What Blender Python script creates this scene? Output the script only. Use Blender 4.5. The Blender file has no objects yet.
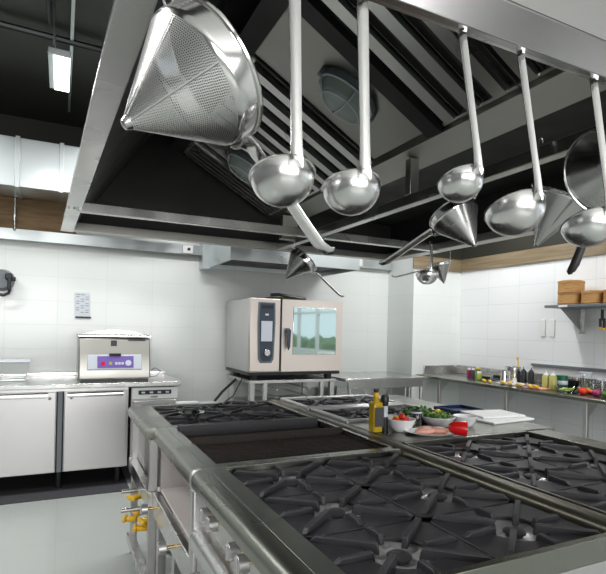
import bpy, bmesh, math, random
from mathutils import Matrix, Vector
random.seed(7)
PI = math.pi
C = bpy.context.scene.collection
# ------------------------------------------------------------ camera model
F = 504.; CX = 303.; CY = 329.5; ROLL = math.radians(1.3); YAW = math.radians(25.7); H = 1.40
def ray(px, py):
    a = (px-CX)/F; b = -(py-CY)/F
    c, s = math.cos(ROLL), math.sin(ROLL)
    r = a*c-b*s; u = b*c+a*s
    return Vector((r*math.cos(YAW)+math.sin(YAW), -r*math.sin(YAW)+math.cos(YAW), u))
def onz(px, py, z):
    d = ray(px, py); return Vector((0, 0, H))+d*((z-H)/d.z)
def ond(px, py, dist):      # dist = depth along the view axis
    return Vector((0, 0, H))+ray(px, py)*dist
def viewbasis(px, py):
    f = ray(px, py).normalized(); r = f.cross(Vector((0, 0, 1))).normalized(); u = r.cross(f)
    return r, u, f
cam = bpy.data.cameras.new('camera'); co = bpy.data.objects.new('camera', cam); C.objects.link(co)
cam.sensor_fit = 'HORIZONTAL'; cam.sensor_width = 36; cam.lens = F/606*36; cam.shift_y = (CY-287)/606
cam.clip_start = .05
R_ = Vector((math.cos(YAW), -math.sin(YAW), 0)); U_ = Vector((0, 0, 1)); F_ = Vector((math.sin(YAW), math.cos(YAW), 0))
cX = R_*math.cos(ROLL)+U_*math.sin(ROLL); cY = U_*math.cos(ROLL)-R_*math.sin(ROLL)
M = Matrix((cX, cY, -F_)).transposed().to_4x4(); M.translation = (0, 0, H); co.matrix_world = M
bpy.context.scene.camera = co
# ------------------------------------------------------------ materials
def newmat(n):
    m = bpy.data.materials.new(n); m.use_nodes = True
    nt = m.node_tree; b = nt.nodes['Principled BSDF']; return m, nt, b
def N(nt, t, **k):
    n = nt.nodes.new(t)
    for a, v in k.items(): setattr(n, a, v)
    return n
def coords(nt, scale=(1, 1, 1), kind='Object'):
    tc = N(nt, 'ShaderNodeTexCoord'); mp = N(nt, 'ShaderNodeMapping')
    mp.inputs['Scale'].default_value = scale
    nt.links.new(tc.outputs[kind], mp.inputs['Vector']); return mp.outputs[0]
def plain(n, col, rough=.5, metal=0, spec=.5, coat=0, noise=0, bump=0, bscale=60, trans=0, ior=1.45, emit=None, es=0):
    m, nt, b = newmat(n)
    b.inputs['Base Color'].default_value = (*col, 1); b.inputs['Roughness'].default_value = rough
    b.inputs['Metallic'].default_value = metal; b.inputs['Specular IOR Level'].default_value = spec
    b.inputs['Coat Weight'].default_value = coat; b.inputs['Coat Roughness'].default_value = .08
    b.inputs['Transmission Weight'].default_value = trans; b.inputs['IOR'].default_value = ior
    if emit: b.inputs['Emission Color'].default_value = (*emit, 1); b.inputs['Emission Strength'].default_value = es
    if noise or bump:
        v = coords(nt); no = N(nt, 'ShaderNodeTexNoise'); no.inputs['Scale'].default_value = bscale; no.inputs['Detail'].default_value = 4
        nt.links.new(v, no.inputs['Vector'])
        if noise:
            mx = N(nt, 'ShaderNodeMix', data_type='RGBA')
            mx.inputs[6].default_value = tuple(c*(1-noise) for c in col)+(1,); mx.inputs[7].default_value = tuple(min(1, c*(1+noise)) for c in col)+(1,)
            nt.links.new(no.outputs[0], mx.inputs[0]); nt.links.new(mx.outputs[2], b.inputs['Base Color'])
        if bump:
            bp = N(nt, 'ShaderNodeBump'); bp.inputs['Strength'].default_value = bump; bp.inputs['Distance'].default_value = .002
            nt.links.new(no.outputs[0], bp.inputs['Height']); nt.links.new(bp.outputs[0], b.inputs['Normal'])
    return m
def steel(n, col=(.62, .615, .60), r0=.16, r1=.34, stretch=(4, 4, 120), bump=.012, cloud=5, metal=1):
    """brushed stainless steel: stretched grain plus broad smears in the gloss"""
    m, nt, b = newmat(n)
    b.inputs['Metallic'].default_value = metal; b.inputs['Base Color'].default_value = (*col, 1)
    v = coords(nt, stretch); g = N(nt, 'ShaderNodeTexNoise'); g.inputs['Scale'].default_value = 3; g.inputs['Detail'].default_value = 3
    nt.links.new(v, g.inputs['Vector'])
    v2 = coords(nt); s = N(nt, 'ShaderNodeTexNoise'); s.inputs['Scale'].default_value = cloud; s.inputs['Detail'].default_value = 1
    nt.links.new(v2, s.inputs['Vector'])
    ad = N(nt, 'ShaderNodeMath', operation='ADD'); nt.links.new(g.outputs[0], ad.inputs[0]); nt.links.new(s.outputs[0], ad.inputs[1])
    mr = N(nt, 'ShaderNodeMapRange'); mr.inputs['From Min'].default_value = .3; mr.inputs['From Max'].default_value = .7
    mr.inputs['To Min'].default_value = r0; mr.inputs['To Max'].default_value = r1
    sc_ = N(nt, 'ShaderNodeMath', operation='MULTIPLY_ADD'); sc_.inputs[1].default_value = .0 if not bump else .25; nt.links.new(g.outputs[0], sc_.inputs[0]); nt.links.new(s.outputs[0], sc_.inputs[2])
    nt.links.new(sc_.outputs[0], mr.inputs['Value']); nt.links.new(mr.outputs[0], b.inputs['Roughness'])
    bp = N(nt, 'ShaderNodeBump'); bp.inputs['Strength'].default_value = bump; bp.inputs['Distance'].default_value = .001
    if bump:
        nt.links.new(g.outputs[0], bp.inputs['Height']); nt.links.new(bp.outputs[0], b.inputs['Normal'])
    return m
def tile(n, ax, col, grout, w=.45, h=.235, off=(0, 0)):
    m, nt, b = newmat(n)
    gm = N(nt, 'ShaderNodeNewGeometry'); sp = N(nt, 'ShaderNodeSeparateXYZ'); cb = N(nt, 'ShaderNodeCombineXYZ')
    nt.links.new(gm.outputs['Position'], sp.inputs[0]); nt.links.new(sp.outputs[ax], cb.inputs[0]); nt.links.new(sp.outputs[2], cb.inputs[1])
    mp = N(nt, 'ShaderNodeMapping'); mp.inputs['Location'].default_value = (off[0], off[1], 0); nt.links.new(cb.outputs[0], mp.inputs[0])
    br = N(nt, 'ShaderNodeTexBrick', offset=0.0, squash=1.0)
    br.inputs['Scale'].default_value = 1; br.inputs['Brick Width'].default_value = w; br.inputs['Row Height'].default_value = h
    br.inputs['Mortar Size'].default_value = .0022; br.inputs['Mortar Smooth'].default_value = .4
    br.inputs['Color1'].default_value = (*col, 1); br.inputs['Color2'].default_value = (*[c*.975 for c in col], 1); br.inputs['Mortar'].default_value = (*grout, 1)
    nt.links.new(mp.outputs[0], br.inputs['Vector']); nt.links.new(br.outputs['Color'], b.inputs['Base Color'])
    b.inputs['Roughness'].default_value = .16
    no = N(nt, 'ShaderNodeTexNoise'); no.inputs['Scale'].default_value = 2.2; nt.links.new(gm.outputs['Position'], no.inputs['Vector'])
    ad = N(nt, 'ShaderNodeMath', operation='MULTIPLY_ADD'); ad.inputs[1].default_value = -.25
    nt.links.new(br.outputs['Fac'], ad.inputs[0]); nt.links.new(no.outputs[0], ad.inputs[2])
    bp = N(nt, 'ShaderNodeBump'); bp.inputs['Strength'].default_value = .35; bp.inputs['Distance'].default_value = .004
    nt.links.new(ad.outputs[0], bp.inputs['Height']); nt.links.new(bp.outputs[0], b.inputs['Normal'])
    return m
def wood(n, c1, c2, scale=(1, 1, 14), rough=.6, ns=3):
    m, nt, b = newmat(n)
    v = coords(nt, scale); no = N(nt, 'ShaderNodeTexNoise'); no.inputs['Scale'].default_value = ns; no.inputs['Detail'].default_value = 5; no.inputs['Distortion'].default_value = .6
    nt.links.new(v, no.inputs['Vector']); cr = N(nt, 'ShaderNodeValToRGB')
    cr.color_ramp.elements[0].position = .35; cr.color_ramp.elements[0].color = (*c1, 1); cr.color_ramp.elements[1].position = .65; cr.color_ramp.elements[1].color = (*c2, 1)
    nt.links.new(no.outputs[0], cr.inputs[0]); nt.links.new(cr.outputs[0], b.inputs['Base Color']); b.inputs['Roughness'].default_value = rough
    return m
def perforated(n):
    m, nt, b = newmat(n)
    b.inputs['Metallic'].default_value = 1; b.inputs['Base Color'].default_value = (.82, .81, .80, 1); b.inputs['Roughness'].default_value = .3
    uv = N(nt, 'ShaderNodeUVMap'); sp = N(nt, 'ShaderNodeSeparateXYZ'); nt.links.new(uv.outputs[0], sp.inputs[0])
    def mth(op, a, bb=None):
        x = N(nt, 'ShaderNodeMath', operation=op)
        for i, q in enumerate((a, bb)):
            if q is None: continue
            if isinstance(q, (int, float)): x.inputs[i].default_value = q
            else: nt.links.new(q, x.inputs[i])
        return x.outputs[0]
    rows, cols = 50., 178.
    vv = mth('MULTIPLY', sp.outputs[1], rows); row = mth('FLOOR', vv); odd = mth('MULTIPLY', mth('MODULO', row, 2), .5)
    cnt = mth('ROUND', mth('MULTIPLY', mth('ADD', mth('MULTIPLY', row, .91/rows), .09), cols))
    uu = mth('ADD', mth('MULTIPLY', sp.outputs[0], cnt), odd)
    du = mth('SUBTRACT', mth('FRACT', uu), .5); dv = mth('SUBTRACT', mth('FRACT', vv), .5)
    # dots keep their size: the cell is narrower in u near the tip
    rr = mth('SQRT', mth('ADD', mth('MULTIPLY', du, du), mth('MULTIPLY', dv, dv)))
    hole = mth('LESS_THAN', rr, .31)
    tr = N(nt, 'ShaderNodeBsdfTransparent'); mx = N(nt, 'ShaderNodeMixShader')
    nt.links.new(hole, mx.inputs[0]); nt.links.new(b.outputs[0], mx.inputs[1]); nt.links.new(tr.outputs[0], mx.inputs[2])
    nt.links.new(mx.outputs[0], nt.nodes['Material Output'].inputs[0])
    return m
MT = dict(
    steel=steel('brushed_steel', r0=.20, r1=.30, bump=0), steel_v=steel('brushed_steel_upright', stretch=(120, 120, 3), r0=.28, r1=.38, bump=0),
    steel_h=steel('brushed_steel_long', stretch=(60, 3, 60), r0=.2, r1=.3, bump=0), top=steel('worktop_steel', (.27, .272, .240), .24, .32, (3, 30, 30), 0, 3),
    bright=steel('satin_steel', (.60, .585, .58), .33, .43, (30, 30, 3), 0, 2), polish=steel('polished_steel', (.74, .73, .72), .09, .24, (30, 30, 30), 0, 12),
    hood=steel('hood_steel', (.40, .39, .36), .30, .38, (3, 10, 10), 0, 3), dark=steel('dark_and_shaded_steel', (.032, .031, .030), .4, .6, (3, 3, 3), 0, 4, .4),  # dark: hood interior's shade put into the colour; also small dark parts
    filt=steel('filter_steel', (.80, .79, .76), .26, .34, (2, 10, 10), 0, 3), galv=steel('galvanised_steel', (.62, .66, .66), .25, .5, (6, 6, 6), 0, 3),
    ladle=steel('ladle_steel', (.76, .75, .74), .14, .26, (16, 16, 16), .16, 30), cone=steel('spun_cone_steel', (.52, .51, .50), .14, .28, (2, 2, 90), .02, 12),
    perf=perforated('perforated_steel'),
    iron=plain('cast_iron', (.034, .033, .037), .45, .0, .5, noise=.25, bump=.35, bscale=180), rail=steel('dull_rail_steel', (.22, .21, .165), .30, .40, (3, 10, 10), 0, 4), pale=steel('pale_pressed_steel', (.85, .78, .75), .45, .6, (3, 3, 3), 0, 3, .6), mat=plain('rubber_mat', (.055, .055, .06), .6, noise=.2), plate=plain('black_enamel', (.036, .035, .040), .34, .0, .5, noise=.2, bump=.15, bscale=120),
    char=plain('charred_iron', (.022, .016, .013), .55, .0, .3, noise=.8, bump=1.0, bscale=90), foil=plain('crinkled_foil', (.8, .8, .8), .22, .6, noise=.5, bump=1.0, bscale=70),
    black=plain('black_plastic', (.018, .018, .02), .35), rubber=plain('black_rubber', (.02, .02, .02), .7), grey=plain('grey_plastic', (.16, .175, .19), .35),
    white=plain('white_plastic', (.80, .80, .78), .35), ceramic=plain('white_ceramic', (.93, .93, .93), .12, coat=.4), paper=plain('paper', (.74, .78, .82), .8),
    yellow=plain('yellow_plastic', (.85, .50, .02), .35), red=plain('red_lacquer', (.72, .012, .015), .18, coat=.5), brass=plain('brass', (.75, .52, .22), .25, 1),
    purple=plain('purple_foil_keys', (.19, .12, .42), .4), blue=plain('blue_plastic', (.006, .022, .075), .35), green=plain('dark_green_plastic', (.01, .12, .06), .35),
    glass=plain('clear_glass', (.97, .99, .98), .02, trans=1), oil=plain('olive_oil', (.90, .60, .03), .08, trans=.45, ior=1.47), label=plain('dark_label', (.07, .065, .07), .5),
    ovenglass=plain('oven_glass', (.42, .52, .49), .03, .75, 1.0, coat=1), screen=plain('pale_screen', (.62, .66, .72), .2), wok=plain('olive_oil_squeeze', (.42, .40, .13), .25),
    tomato=plain('tomato_skin', (.75, .035, .012), .2, coat=.4), onion=plain('onion_skin', (.33, .03, .11), .3, noise=.3, bscale=30), lime=plain('lime_skin', (.22, .38, .03), .4, bump=.3),
    pepper=plain('yellow_pepper', (.85, .52, .02), .25), leaf=plain('salad_leaf', (.06, .17, .015), .45, noise=.5, bscale=50), cress=plain('pale_leaf', (.38, .46, .08), .5, noise=.4),
    meat=plain('raw_chicken', (.78, .40, .30), .3, noise=.25, bump=.4, bscale=30), cord=plain('grey_cord', (.25, .25, .25), .5), khaki=plain('oven_cloth', (.10, .12, .03), .7, noise=.4),
    tilx=tile('white_tiles_back', 0, (.80, .825, .80), (.70, .73, .70), off=(.03, .02)), tily=tile('white_tiles_right', 1, (.83, .845, .85), (.62, .65, .66), h=.205, off=(0, .1)),
    dim=plain('grey_wall_paint', (.16, .165, .165), .5), paint=plain('plaster', (.62, .63, .62), .6, noise=.04, bscale=3), ceil=plain('dark_ceiling', (.030, .030, .022), .45, noise=.35, bscale=1.5), frame=plain('window_frame', (.7, .7, .7), .4),
    woodb=wood('cork_panel', (.20, .115, .05), (.33, .20, .09), (1, 1, 6)), woodr=wood('raw_timber', (.17, .125, .07), (.27, .21, .13), (.6, .6, 10)), bamboo=wood('bamboo', (.34, .17, .05), (.52, .29, .10), (3, 3, 30)),
    lamp=plain('lamp_tube', (1, 1, 1), .3, emit=(.9, 1, 1), es=6.0), lens=plain('frosted_lamp_glass', (.50, .58, .54), .25, trans=.25), cut=plain('chopping_board', (.78, .78, .76), .45),
)
def floor_mat():
    m, nt, b = newmat('pale_vinyl_floor')
    gm = N(nt, 'ShaderNodeNewGeometry'); br = N(nt, 'ShaderNodeTexBrick', offset=0.0)
    br.inputs['Scale'].default_value = 1; br.inputs['Brick Width'].default_value = .6; br.inputs['Row Height'].default_value = .6
    br.inputs['Mortar Size'].default_value = .003; br.inputs['Mortar Smooth'].default_value = .8
    br.inputs['Color1'].default_value = (.44, .465, .44, 1); br.inputs['Color2'].default_value = (.42, .445, .42, 1); br.inputs['Mortar'].default_value = (.37, .40, .37, 1)
    nt.links.new(gm.outputs['Position'], br.inputs['Vector'])
    no = N(nt, 'ShaderNodeTexNoise'); no.inputs['Scale'].default_value = 3; no.inputs['Detail'].default_value = 6; nt.links.new(gm.outputs['Position'], no.inputs['Vector'])
    mx = N(nt, 'ShaderNodeMix', data_type='RGBA', blend_type='MULTIPLY'); mx.inputs[0].default_value = .35
    nt.links.new(br.outputs[0], mx.inputs[6]); nt.links.new(no.outputs[1], mx.inputs[7])
    hs = N(nt, 'ShaderNodeMix', data_type='RGBA'); hs.inputs[0].default_value = .12
    nt.links.new(br.outputs[0], hs.inputs[6]); nt.links.new(mx.outputs[2], hs.inputs[7]); nt.links.new(hs.outputs[2], b.inputs['Base Color'])
    mr = N(nt, 'ShaderNodeMapRange'); mr.inputs['To Min'].default_value = .22; mr.inputs['To Max'].default_value = .42
    nt.links.new(no.outputs[0], mr.inputs[0]); nt.links.new(mr.outputs[0], b.inputs['Roughness'])
    return m
MT['baff'] = steel('shaded_baffle_steel', (.16, .16, .155), .35, .5, (2, 10, 10), 0, 3)  # rear baffles coloured dark for the shade between the front slats
MT['floor'] = floor_mat(); MT['hoodlip'] = steel('hood_lip_steel', (.42, .41, .41), .18, .28, (3, 10, 10), 0, 2)
# ------------------------------------------------------------ mesh builder
W = {}
class MB:
    def __init__(s): s.b = bmesh.new(); s.uv = None
    def box(s, x0, x1, y0, y1, z0, z1, m=None):
        r = bmesh.ops.create_cube(s.b, size=1)
        for v in r['verts']:
            v.co = Vector((x0+(v.co.x+.5)*(x1-x0), y0+(v.co.y+.5)*(y1-y0), z0+(v.co.z+.5)*(z1-z0)))
            if m: v.co = m @ v.co
        return s
    def cyl(s, p0, p1, r, r2=None, seg=20, caps=True):
        p0, p1 = Vector(p0), Vector(p1); d = p1-p0
        q = Vector((0, 0, 1)).rotation_difference(d.normalized()).to_matrix().to_4x4()
        bmesh.ops.create_cone(s.b, cap_ends=caps, segments=seg, radius1=r, radius2=r if r2 is None else r2, depth=d.length, matrix=Matrix.Translation((p0+p1)/2) @ q)
        return s
    def tube(s, pts, r, seg=8, closed=False):
        pts = [Vector(p) for p in pts]; n = len(pts); rings = []; prev = None
        for i, p in enumerate(pts):
            a = pts[(i-1) % n] if (closed or i > 0) else p; c = pts[(i+1) % n] if (closed or i < n-1) else p
            t = (c-a).normalized()
            if prev is None:
                u = t.orthogonal().normalized()
            else:
                u = (prev-t*prev.dot(t))
                u = u.normalized() if u.length > 1e-6 else t.orthogonal().normalized()
            prev = u; w = t.cross(u)
            rings.append([s.b.verts.new(p+(u*math.cos(2*PI*k/seg)+w*math.sin(2*PI*k/seg))*r) for k in range(seg)])
        for i in range(n if closed else n-1):
            A, B = rings[i], rings[(i+1) % n]
            for k in range(seg): s.b.faces.new((A[k], A[(k+1) % seg], B[(k+1) % seg], B[k]))
        if not closed:
            s.b.faces.new(rings[0][::-1]); s.b.faces.new(rings[-1])
        return s
    def lathe(s, prof, m=None, seg=40, uv=False):
        """prof: (r, z) pairs; closes a pole where r is 0"""
        m = m or Matrix.Identity(4)
        if uv and s.uv is None: s.uv = s.b.loops.layers.uv.new('UVMap')
        tot = [0]
        for a, c in zip(prof, prof[1:]): tot.append(tot[-1]+math.hypot(c[0]-a[0], c[1]-a[1]))
        rings = []
        for r, z in prof:
            if r < 1e-6: rings.append([s.b.verts.new(m @ Vector((0, 0, z)))])
            else: rings.append([s.b.verts.new(m @ Vector((r*math.cos(2*PI*k/seg), r*math.sin(2*PI*k/seg), z))) for k in range(seg)])
        for i in range(len(rings)-1):
            A, B = rings[i], rings[i+1]
            if len(A) == 1 and len(B) == 1: continue
            for k in range(seg):
                k2 = (k+1) % seg; idx = [(A, k, 0, i), (A, k2, 1, i), (B, k2, 1, i+1), (B, k, 0, i+1)]
                if len(A) == 1: idx = [idx[0], idx[2], idx[3]]
                elif len(B) == 1: idx = idx[:3]
                f = s.b.faces.new([q[0][q[1] if len(q[0]) > 1 else 0] for q in idx])
                if uv:
                    for lp, q in zip(f.loops, idx): lp[s.uv].uv = ((k+q[2])/seg, tot[q[3]]/tot[-1])
        return s
    def prism(s, poly, axis, a, c):
        """poly in the two other axes (in x,y,z order), extruded along axis from a to c"""
        def mk(p, t):
            return Vector((t, p[0], p[1])) if axis == 0 else Vector((p[0], t, p[1])) if axis == 1 else Vector((p[0], p[1], t))
        A = [s.b.verts.new(mk(p, a)) for p in poly]; B = [s.b.verts.new(mk(p, c)) for p in poly]; n = len(poly)
        s.b.faces.new(A); s.b.faces.new(B[::-1])
        for i in range(n): s.b.faces.new((A[i], B[i], B[(i+1) % n], A[(i+1) % n]))
        return s
    def ball(s, c, r, sq=(1, 1, 1), sub=3, jit=0, m=None):
        q = bmesh.ops.create_icosphere(s.b, subdivisions=sub, radius=r)
        for v in q['verts']:
            k = 1+(random.random()-.5)*jit
            v.co = Vector((v.co.x*sq[0]*k, v.co.y*sq[1]*k, v.co.z*sq[2]*k))+Vector(c)
            if m: v.co = m @ v.co
        return s
    def strip(s, path, widths, side, t=.0015, dish=.003, m=None):
        """sheet strip along path; side = width direction; dished cross-section"""
        rings = []; n = 6; side = Vector(side).normalized(); path = [Vector(p) for p in path]
        for i, (p, w) in enumerate(zip(path, widths)):
            a = path[max(0, i-1)]; c = path[min(len(path)-1, i+1)]; tg = (c-a).normalized(); nr = tg.cross(side).normalized()
            top = []; bot = []
            for k in range(n+1):
                f = k/n*2-1; o = p+side*(f*w/2)+nr*(dish*(1-f*f))
                top.append(o+nr*t/2); bot.append(o-nr*t/2)
            vs = [v if m is None else m @ v for v in top+bot[::-1]]
            rings.append([s.b.verts.new(v) for v in vs])
        q = len(rings[0])
        for A, B in zip(rings, rings[1:]):
            for k in range(q): s.b.faces.new((A[k], A[(k+1) % q], B[(k+1) % q], B[k]))
        s.b.faces.new(rings[0][::-1]); s.b.faces.new(rings[-1])
        return s
    def build(s, name, mat, parent=None, bevel=0, smooth=40, local=False, seg=2, thing=None):
        bm = s.b
        bmesh.ops.recalc_face_normals(bm, faces=bm.faces)
        me = bpy.data.meshes.new(name); o = bpy.data.objects.new(name, me); C.objects.link(o)
        if parent is not None:
            if not local: bm.transform(W[parent].inverted())
            o.parent = parent; W[o] = W[parent]
        else:
            xs = [v.co for v in bm.verts]
            if thing is None:
                c = Vector(((min(v.x for v in xs)+max(v.x for v in xs))/2, (min(v.y for v in xs)+max(v.y for v in xs))/2, min(v.z for v in xs)))
            else: c = Vector(thing)
            bm.transform(Matrix.Translation(-c)); o.location = c; W[o] = Matrix.Translation(c)
        bm.to_mesh(me); bm.free(); me.materials.append(MT[mat] if isinstance(mat, str) else mat)
        if smooth:
            me.shade_smooth()
            me.set_sharp_from_angle(angle=math.radians(smooth))
        if bevel:
            b = o.modifiers.new('bevel', 'BEVEL'); b.width = bevel; b.segments = seg; b.limit_method = 'ANGLE'; b.angle_limit = math.radians(40)
        return o
def tag(o, label=None, cat=None, group=None, kind=None):
    if label: o['label'] = label
    if cat: o['category'] = cat
    if group: o['group'] = group
    if kind: o['kind'] = kind
    return o
def thing(name, label, cat, loc=(0, 0, 0), m=None, group=None):
    o = bpy.data.objects.new(name, None); C.objects.link(o); o.empty_display_size = .1
    mw = m if m is not None else Matrix.Translation(Vector(loc))
    o.matrix_world = mw; W[o] = mw.copy(); return tag(o, label, cat, group)
def struct(o): o['kind'] = 'structure'; return o
def dup(root, mw, label=None, group=None):
    r = root.copy(); C.objects.link(r); r.matrix_world = mw; W[r] = mw.copy()
    if label: r['label'] = label
    if group: r['group'] = group
    for ch in list(root.children):
        c = ch.copy(); C.objects.link(c); c.parent = r; W[c] = mw
        for g in list(ch.children):
            d = g.copy(); C.objects.link(d); d.parent = c; W[d] = mw
    return r
def T(x, y, z, rz=0): return Matrix.Translation((x, y, z)) @ Matrix.Rotation(rz, 4, 'Z')
def bx(x0, x1, y0, y1, z0, z1): return MB().box(x0, x1, y0, y1, z0, z1)
# ============================================================ the room
XL, XR, YF, YB, ZC = -3.0, 4.63, -3.5, 5.5, 3.35
PX, PY = 3.88, 4.97                 # the pilaster in the far right corner
struct(bx(XL-.1, XR+.1, YF-.1, YB+.1, -.1, 0).build('floor', 'floor', smooth=0))
struct(bx(XL-.1, XR+.1, YF-.1, YB+.1, ZC, ZC+.1).build('ceiling', 'ceil', smooth=0))
struct(bx(XL-.1, XR+.1, YB, YB+.15, 0, ZC).build('wall_back', 'tilx', smooth=0))
struct(bx(PX, XR, PY, YB, 0, ZC).build('wall_pilaster', 'tilx', smooth=0))
struct(bx(XL-.15, XL, YF, YB, 0, ZC).build('wall_left', 'dim', smooth=0))
WY0, WY1, WZ0, WZ1 = -1.5, 1.1, .95, 2.3
w = MB(); w.box(XR, XR+.15, YF, WY0, 0, ZC); w.box(XR, XR+.15, WY1, YB, 0, ZC); w.box(XR, XR+.15, WY0, WY1, 0, WZ0); w.box(XR, XR+.15, WY0, WY1, WZ1, ZC)
struct(w.build('wall_right', 'tily', smooth=0))
FX0, FX1, FZ0, FZ1 = -1.8, 3.0, .9, 2.5
w = MB(); w.box(XL, FX0, YF-.15, YF, 0, ZC); w.box(FX1, XR, YF-.15, YF, 0, ZC); w.box(FX0, FX1, YF-.15, YF, 0, FZ0); w.box(FX0, FX1, YF-.15, YF, FZ1, ZC)
struct(w.build('wall_front', 'paint', smooth=0))
w = MB()
for y in (WY0+.03, -.65, .22, WY1-.03): w.box(XR+.03, XR+.09, y-.03, y+.03, WZ0, WZ1)
for z in (WZ0+.03, WZ1-.03, 1.75): w.box(XR+.035, XR+.085, WY0, WY1, z-.025, z+.025)
struct(w.build('window_1', 'frame', smooth=0))
w = MB()
for x in (FX0+.03, -.6, .6, 1.8, FX1-.03): w.box(x-.03, x+.03, YF-.10, YF-.04, FZ0, FZ1)
for z in (FZ0+.03, FZ1-.03): w.box(FX0, FX1, YF-.09, YF-.05, z-.025, z+.025)
struct(w.build('window_2', 'frame', smooth=0))
# raw timber band round the right corner, cork coloured band high on the back wall
struct(bx(XR-.02, XR, -3.4, PY-.021, 2.18, 2.335).build('trim_1', 'woodr', smooth=0))
struct(bx(PX-.02, XR, PY-.02, PY, 2.18, 2.335).build('trim_2', 'woodr', smooth=0))
struct(bx(XL-.1, XR, YF, .35, 3.05, 3.06).build('bounce_ceiling', 'white', smooth=0))  # unseen white sheet added behind the camera to brighten reflections and bounce light
struct(bx(XL, .12, YB-.03, YB, 2.285, 2.665).build('trim_3', 'woodb', smooth=0))
struct(bx(XR-.018, XR, -3.4, PY-.001, 2.336, ZC).build('trim_4', 'ceil', smooth=0)); struct(bx(PX-.018, XR-.018, PY-.018, PY, 2.336, ZC).build('trim_5', 'ceil', smooth=0))
struct(bx(.76, PX-.02, YB-.018, YB, 2.45, ZC).build('trim_6', 'ceil', smooth=0)); struct(bx(XL, .76, YB-.018, YB, 2.666, ZC).build('trim_7', 'ceil', smooth=0))
# ------------------------------------------------------------ cable trunking on the back wall
t = thing('cable_trunking', 'long galvanised steel cable trunking running along the top of the white tiles', 'trunking', (-.8, YB-.05, 2.18))
MB().box(XL, 1.36, YB-.07, YB, 2.18, 2.285).build('channel', 'galv', t, bevel=.003)
s = bx(1.16, 1.27, YB-.085, YB-.07, 2.19, 2.275).build('socket_plate', 'white', t, bevel=.003); tag(s, 'white socket plate')
MB().cyl((1.225, YB-.09, 2.235), (1.225, YB-.084, 2.235), .016).build('socket_hole', 'black', s)
t = thing('cable_trunking', 'short galvanised trunking piece between wall hood and corner', 'trunking', (3.4, YB-.05, 2.20))
MB().box(2.96, PX, YB-.07, YB, 2.20, 2.31).build('channel', 'galv', t, bevel=.003)
tag(bx(3.30, 3.42, YB-.085, YB-.07, 2.215, 2.30).build('socket_plate', 'white', t, bevel=.003), 'white socket plate')
# ------------------------------------------------------------ ventilation duct, hanger rod, conduits, fluorescent lamp high on the left
t = thing('ventilation_duct', 'rectangular galvanised air duct with raised seams, under the dark ceiling', 'duct', (-.8, 5.15, 2.665))
MB().box(XL+.02, .86, 4.96, 5.40, 2.57, 2.99).build('duct_body', 'galv', t, bevel=.004)
for x in (-1.2, -.36, -.02, .42):
    MB().box(x-.018, x+.018, 4.945, 5.41, 2.56, 3.0).build('seam_flange', 'galv', t, bevel=.003)
tag(MB().cyl((-.405, 5.42, 2.26), (-.405, 5.42, 2.57), .011).cyl((-.405, 5.42, 2.36), (-.405, 5.42, 2.40), .02).build('hanger_rod', 'steel'), 'thin vertical steel rod below the air duct in front of the brown band', 'rod')
tag(MB().tube([(-2.9, 3.7, 3.30), (-1, 3.72, 3.30), (.6, 3.78, 3.30)], .022).build('ceiling_pipe', 'black'), 'black conduit crossing the dark ceiling behind the hood', 'pipe')
tag(MB().tube([(-.12, 1.9, 3.31), (-.10, 3.6, 3.31)], .012).build('ceiling_pipe', 'black'), 'thin black conduit running along the ceiling to the tube lamp', 'pipe')
tag(MB().box(.02, .04, 2.6, 5.0, 3.30, 3.335).build('ceiling_rail', 'galv'), 'thin pale metal rail along the ceiling beside the tube lamp', 'rail')
t = thing('fluorescent_lamp', 'lit white strip lamp hanging under the dark ceiling', 'lamp', (-.045, 3.54, 3.0))
bx(-.10, .022, 3.36, 3.85, 3.003, 3.045).build('housing', 'galv', t, bevel=.004)
bx(-.07, .020, 3.37, 3.84, 2.995, 3.004).build('diffuser', 'lamp', t)
for y in (3.36, 3.72): MB().cyl((-.07, y, 3.06), (-.07, y, ZC), .004, seg=8).build('hanger', 'galv', t)
def area(name, loc, size, power, rot=(0, 0, 0), col=(1, 1, 1)):
    l = bpy.data.lights.new(name, 'AREA'); l.shape = 'RECTANGLE'; l.size, l.size_y = size; l.energy = power; l.color = col
    o = bpy.data.objects.new(name, l); C.objects.link(o); o.location = loc; o.rotation_euler = rot; return o
area('window_light', ((FX0+FX1)/2, YF+.02, (FZ0+FZ1)/2), (FX1-FX0-.1, FZ1-FZ0-.1), 150, (PI/2, 0, 0), (1, .985, .965))
area('lamp_light', (-.045, 3.54, 2.99), (.08, .5), 10)
# aisle ceiling lamps; the two behind the hood added to light the back wall
for i, (x, y, p) in enumerate(((-1.3, 1.6, 46), (-1.6, 4.1, 36), (.9, 4.3, 24), (2.3, 4.3, 18), (3.6, 3.9, 34), (3.6, 1.2, 50))):
    t = thing('ceiling_lamp', ['long strip lamp over the left aisle, nearest the camera', 'long strip lamp over the fridge counter', 'long strip lamp added unseen behind the hood, above the vacuum sealer side',
        'long strip lamp added unseen behind the hood, above the oven', 'long strip lamp over the far end of the prep counter', 'long strip lamp over the right aisle'][i], 'lamp', (x, y, 3.2))
    bx(x-.62, x+.62, y-.09, y+.09, 3.21, 3.27).build('housing', 'white', t, bevel=.004); bx(x-.6, x+.6, y-.07, y+.07, 3.195, 3.212).build('diffuser', 'lamp', t)
    for dx in (-.5, .5): MB().cyl((x+dx, y, 3.27), (x+dx, y, ZC), .005, seg=8).build('hanger', 'galv', t)
    area('lamp_light', (x, y, 3.185), (1.2, .14), p)
# ============================================================ island extractor hood
HX0, HX1, HY0, HY1, HZ = .03, 2.52, .76, 3.57, 2.0
t = thing('extractor_hood', 'large stainless island extractor hood with dark inside hanging over the cooking block', 'extractor hood', (1.28, 2.2, HZ))
hood = t
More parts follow.
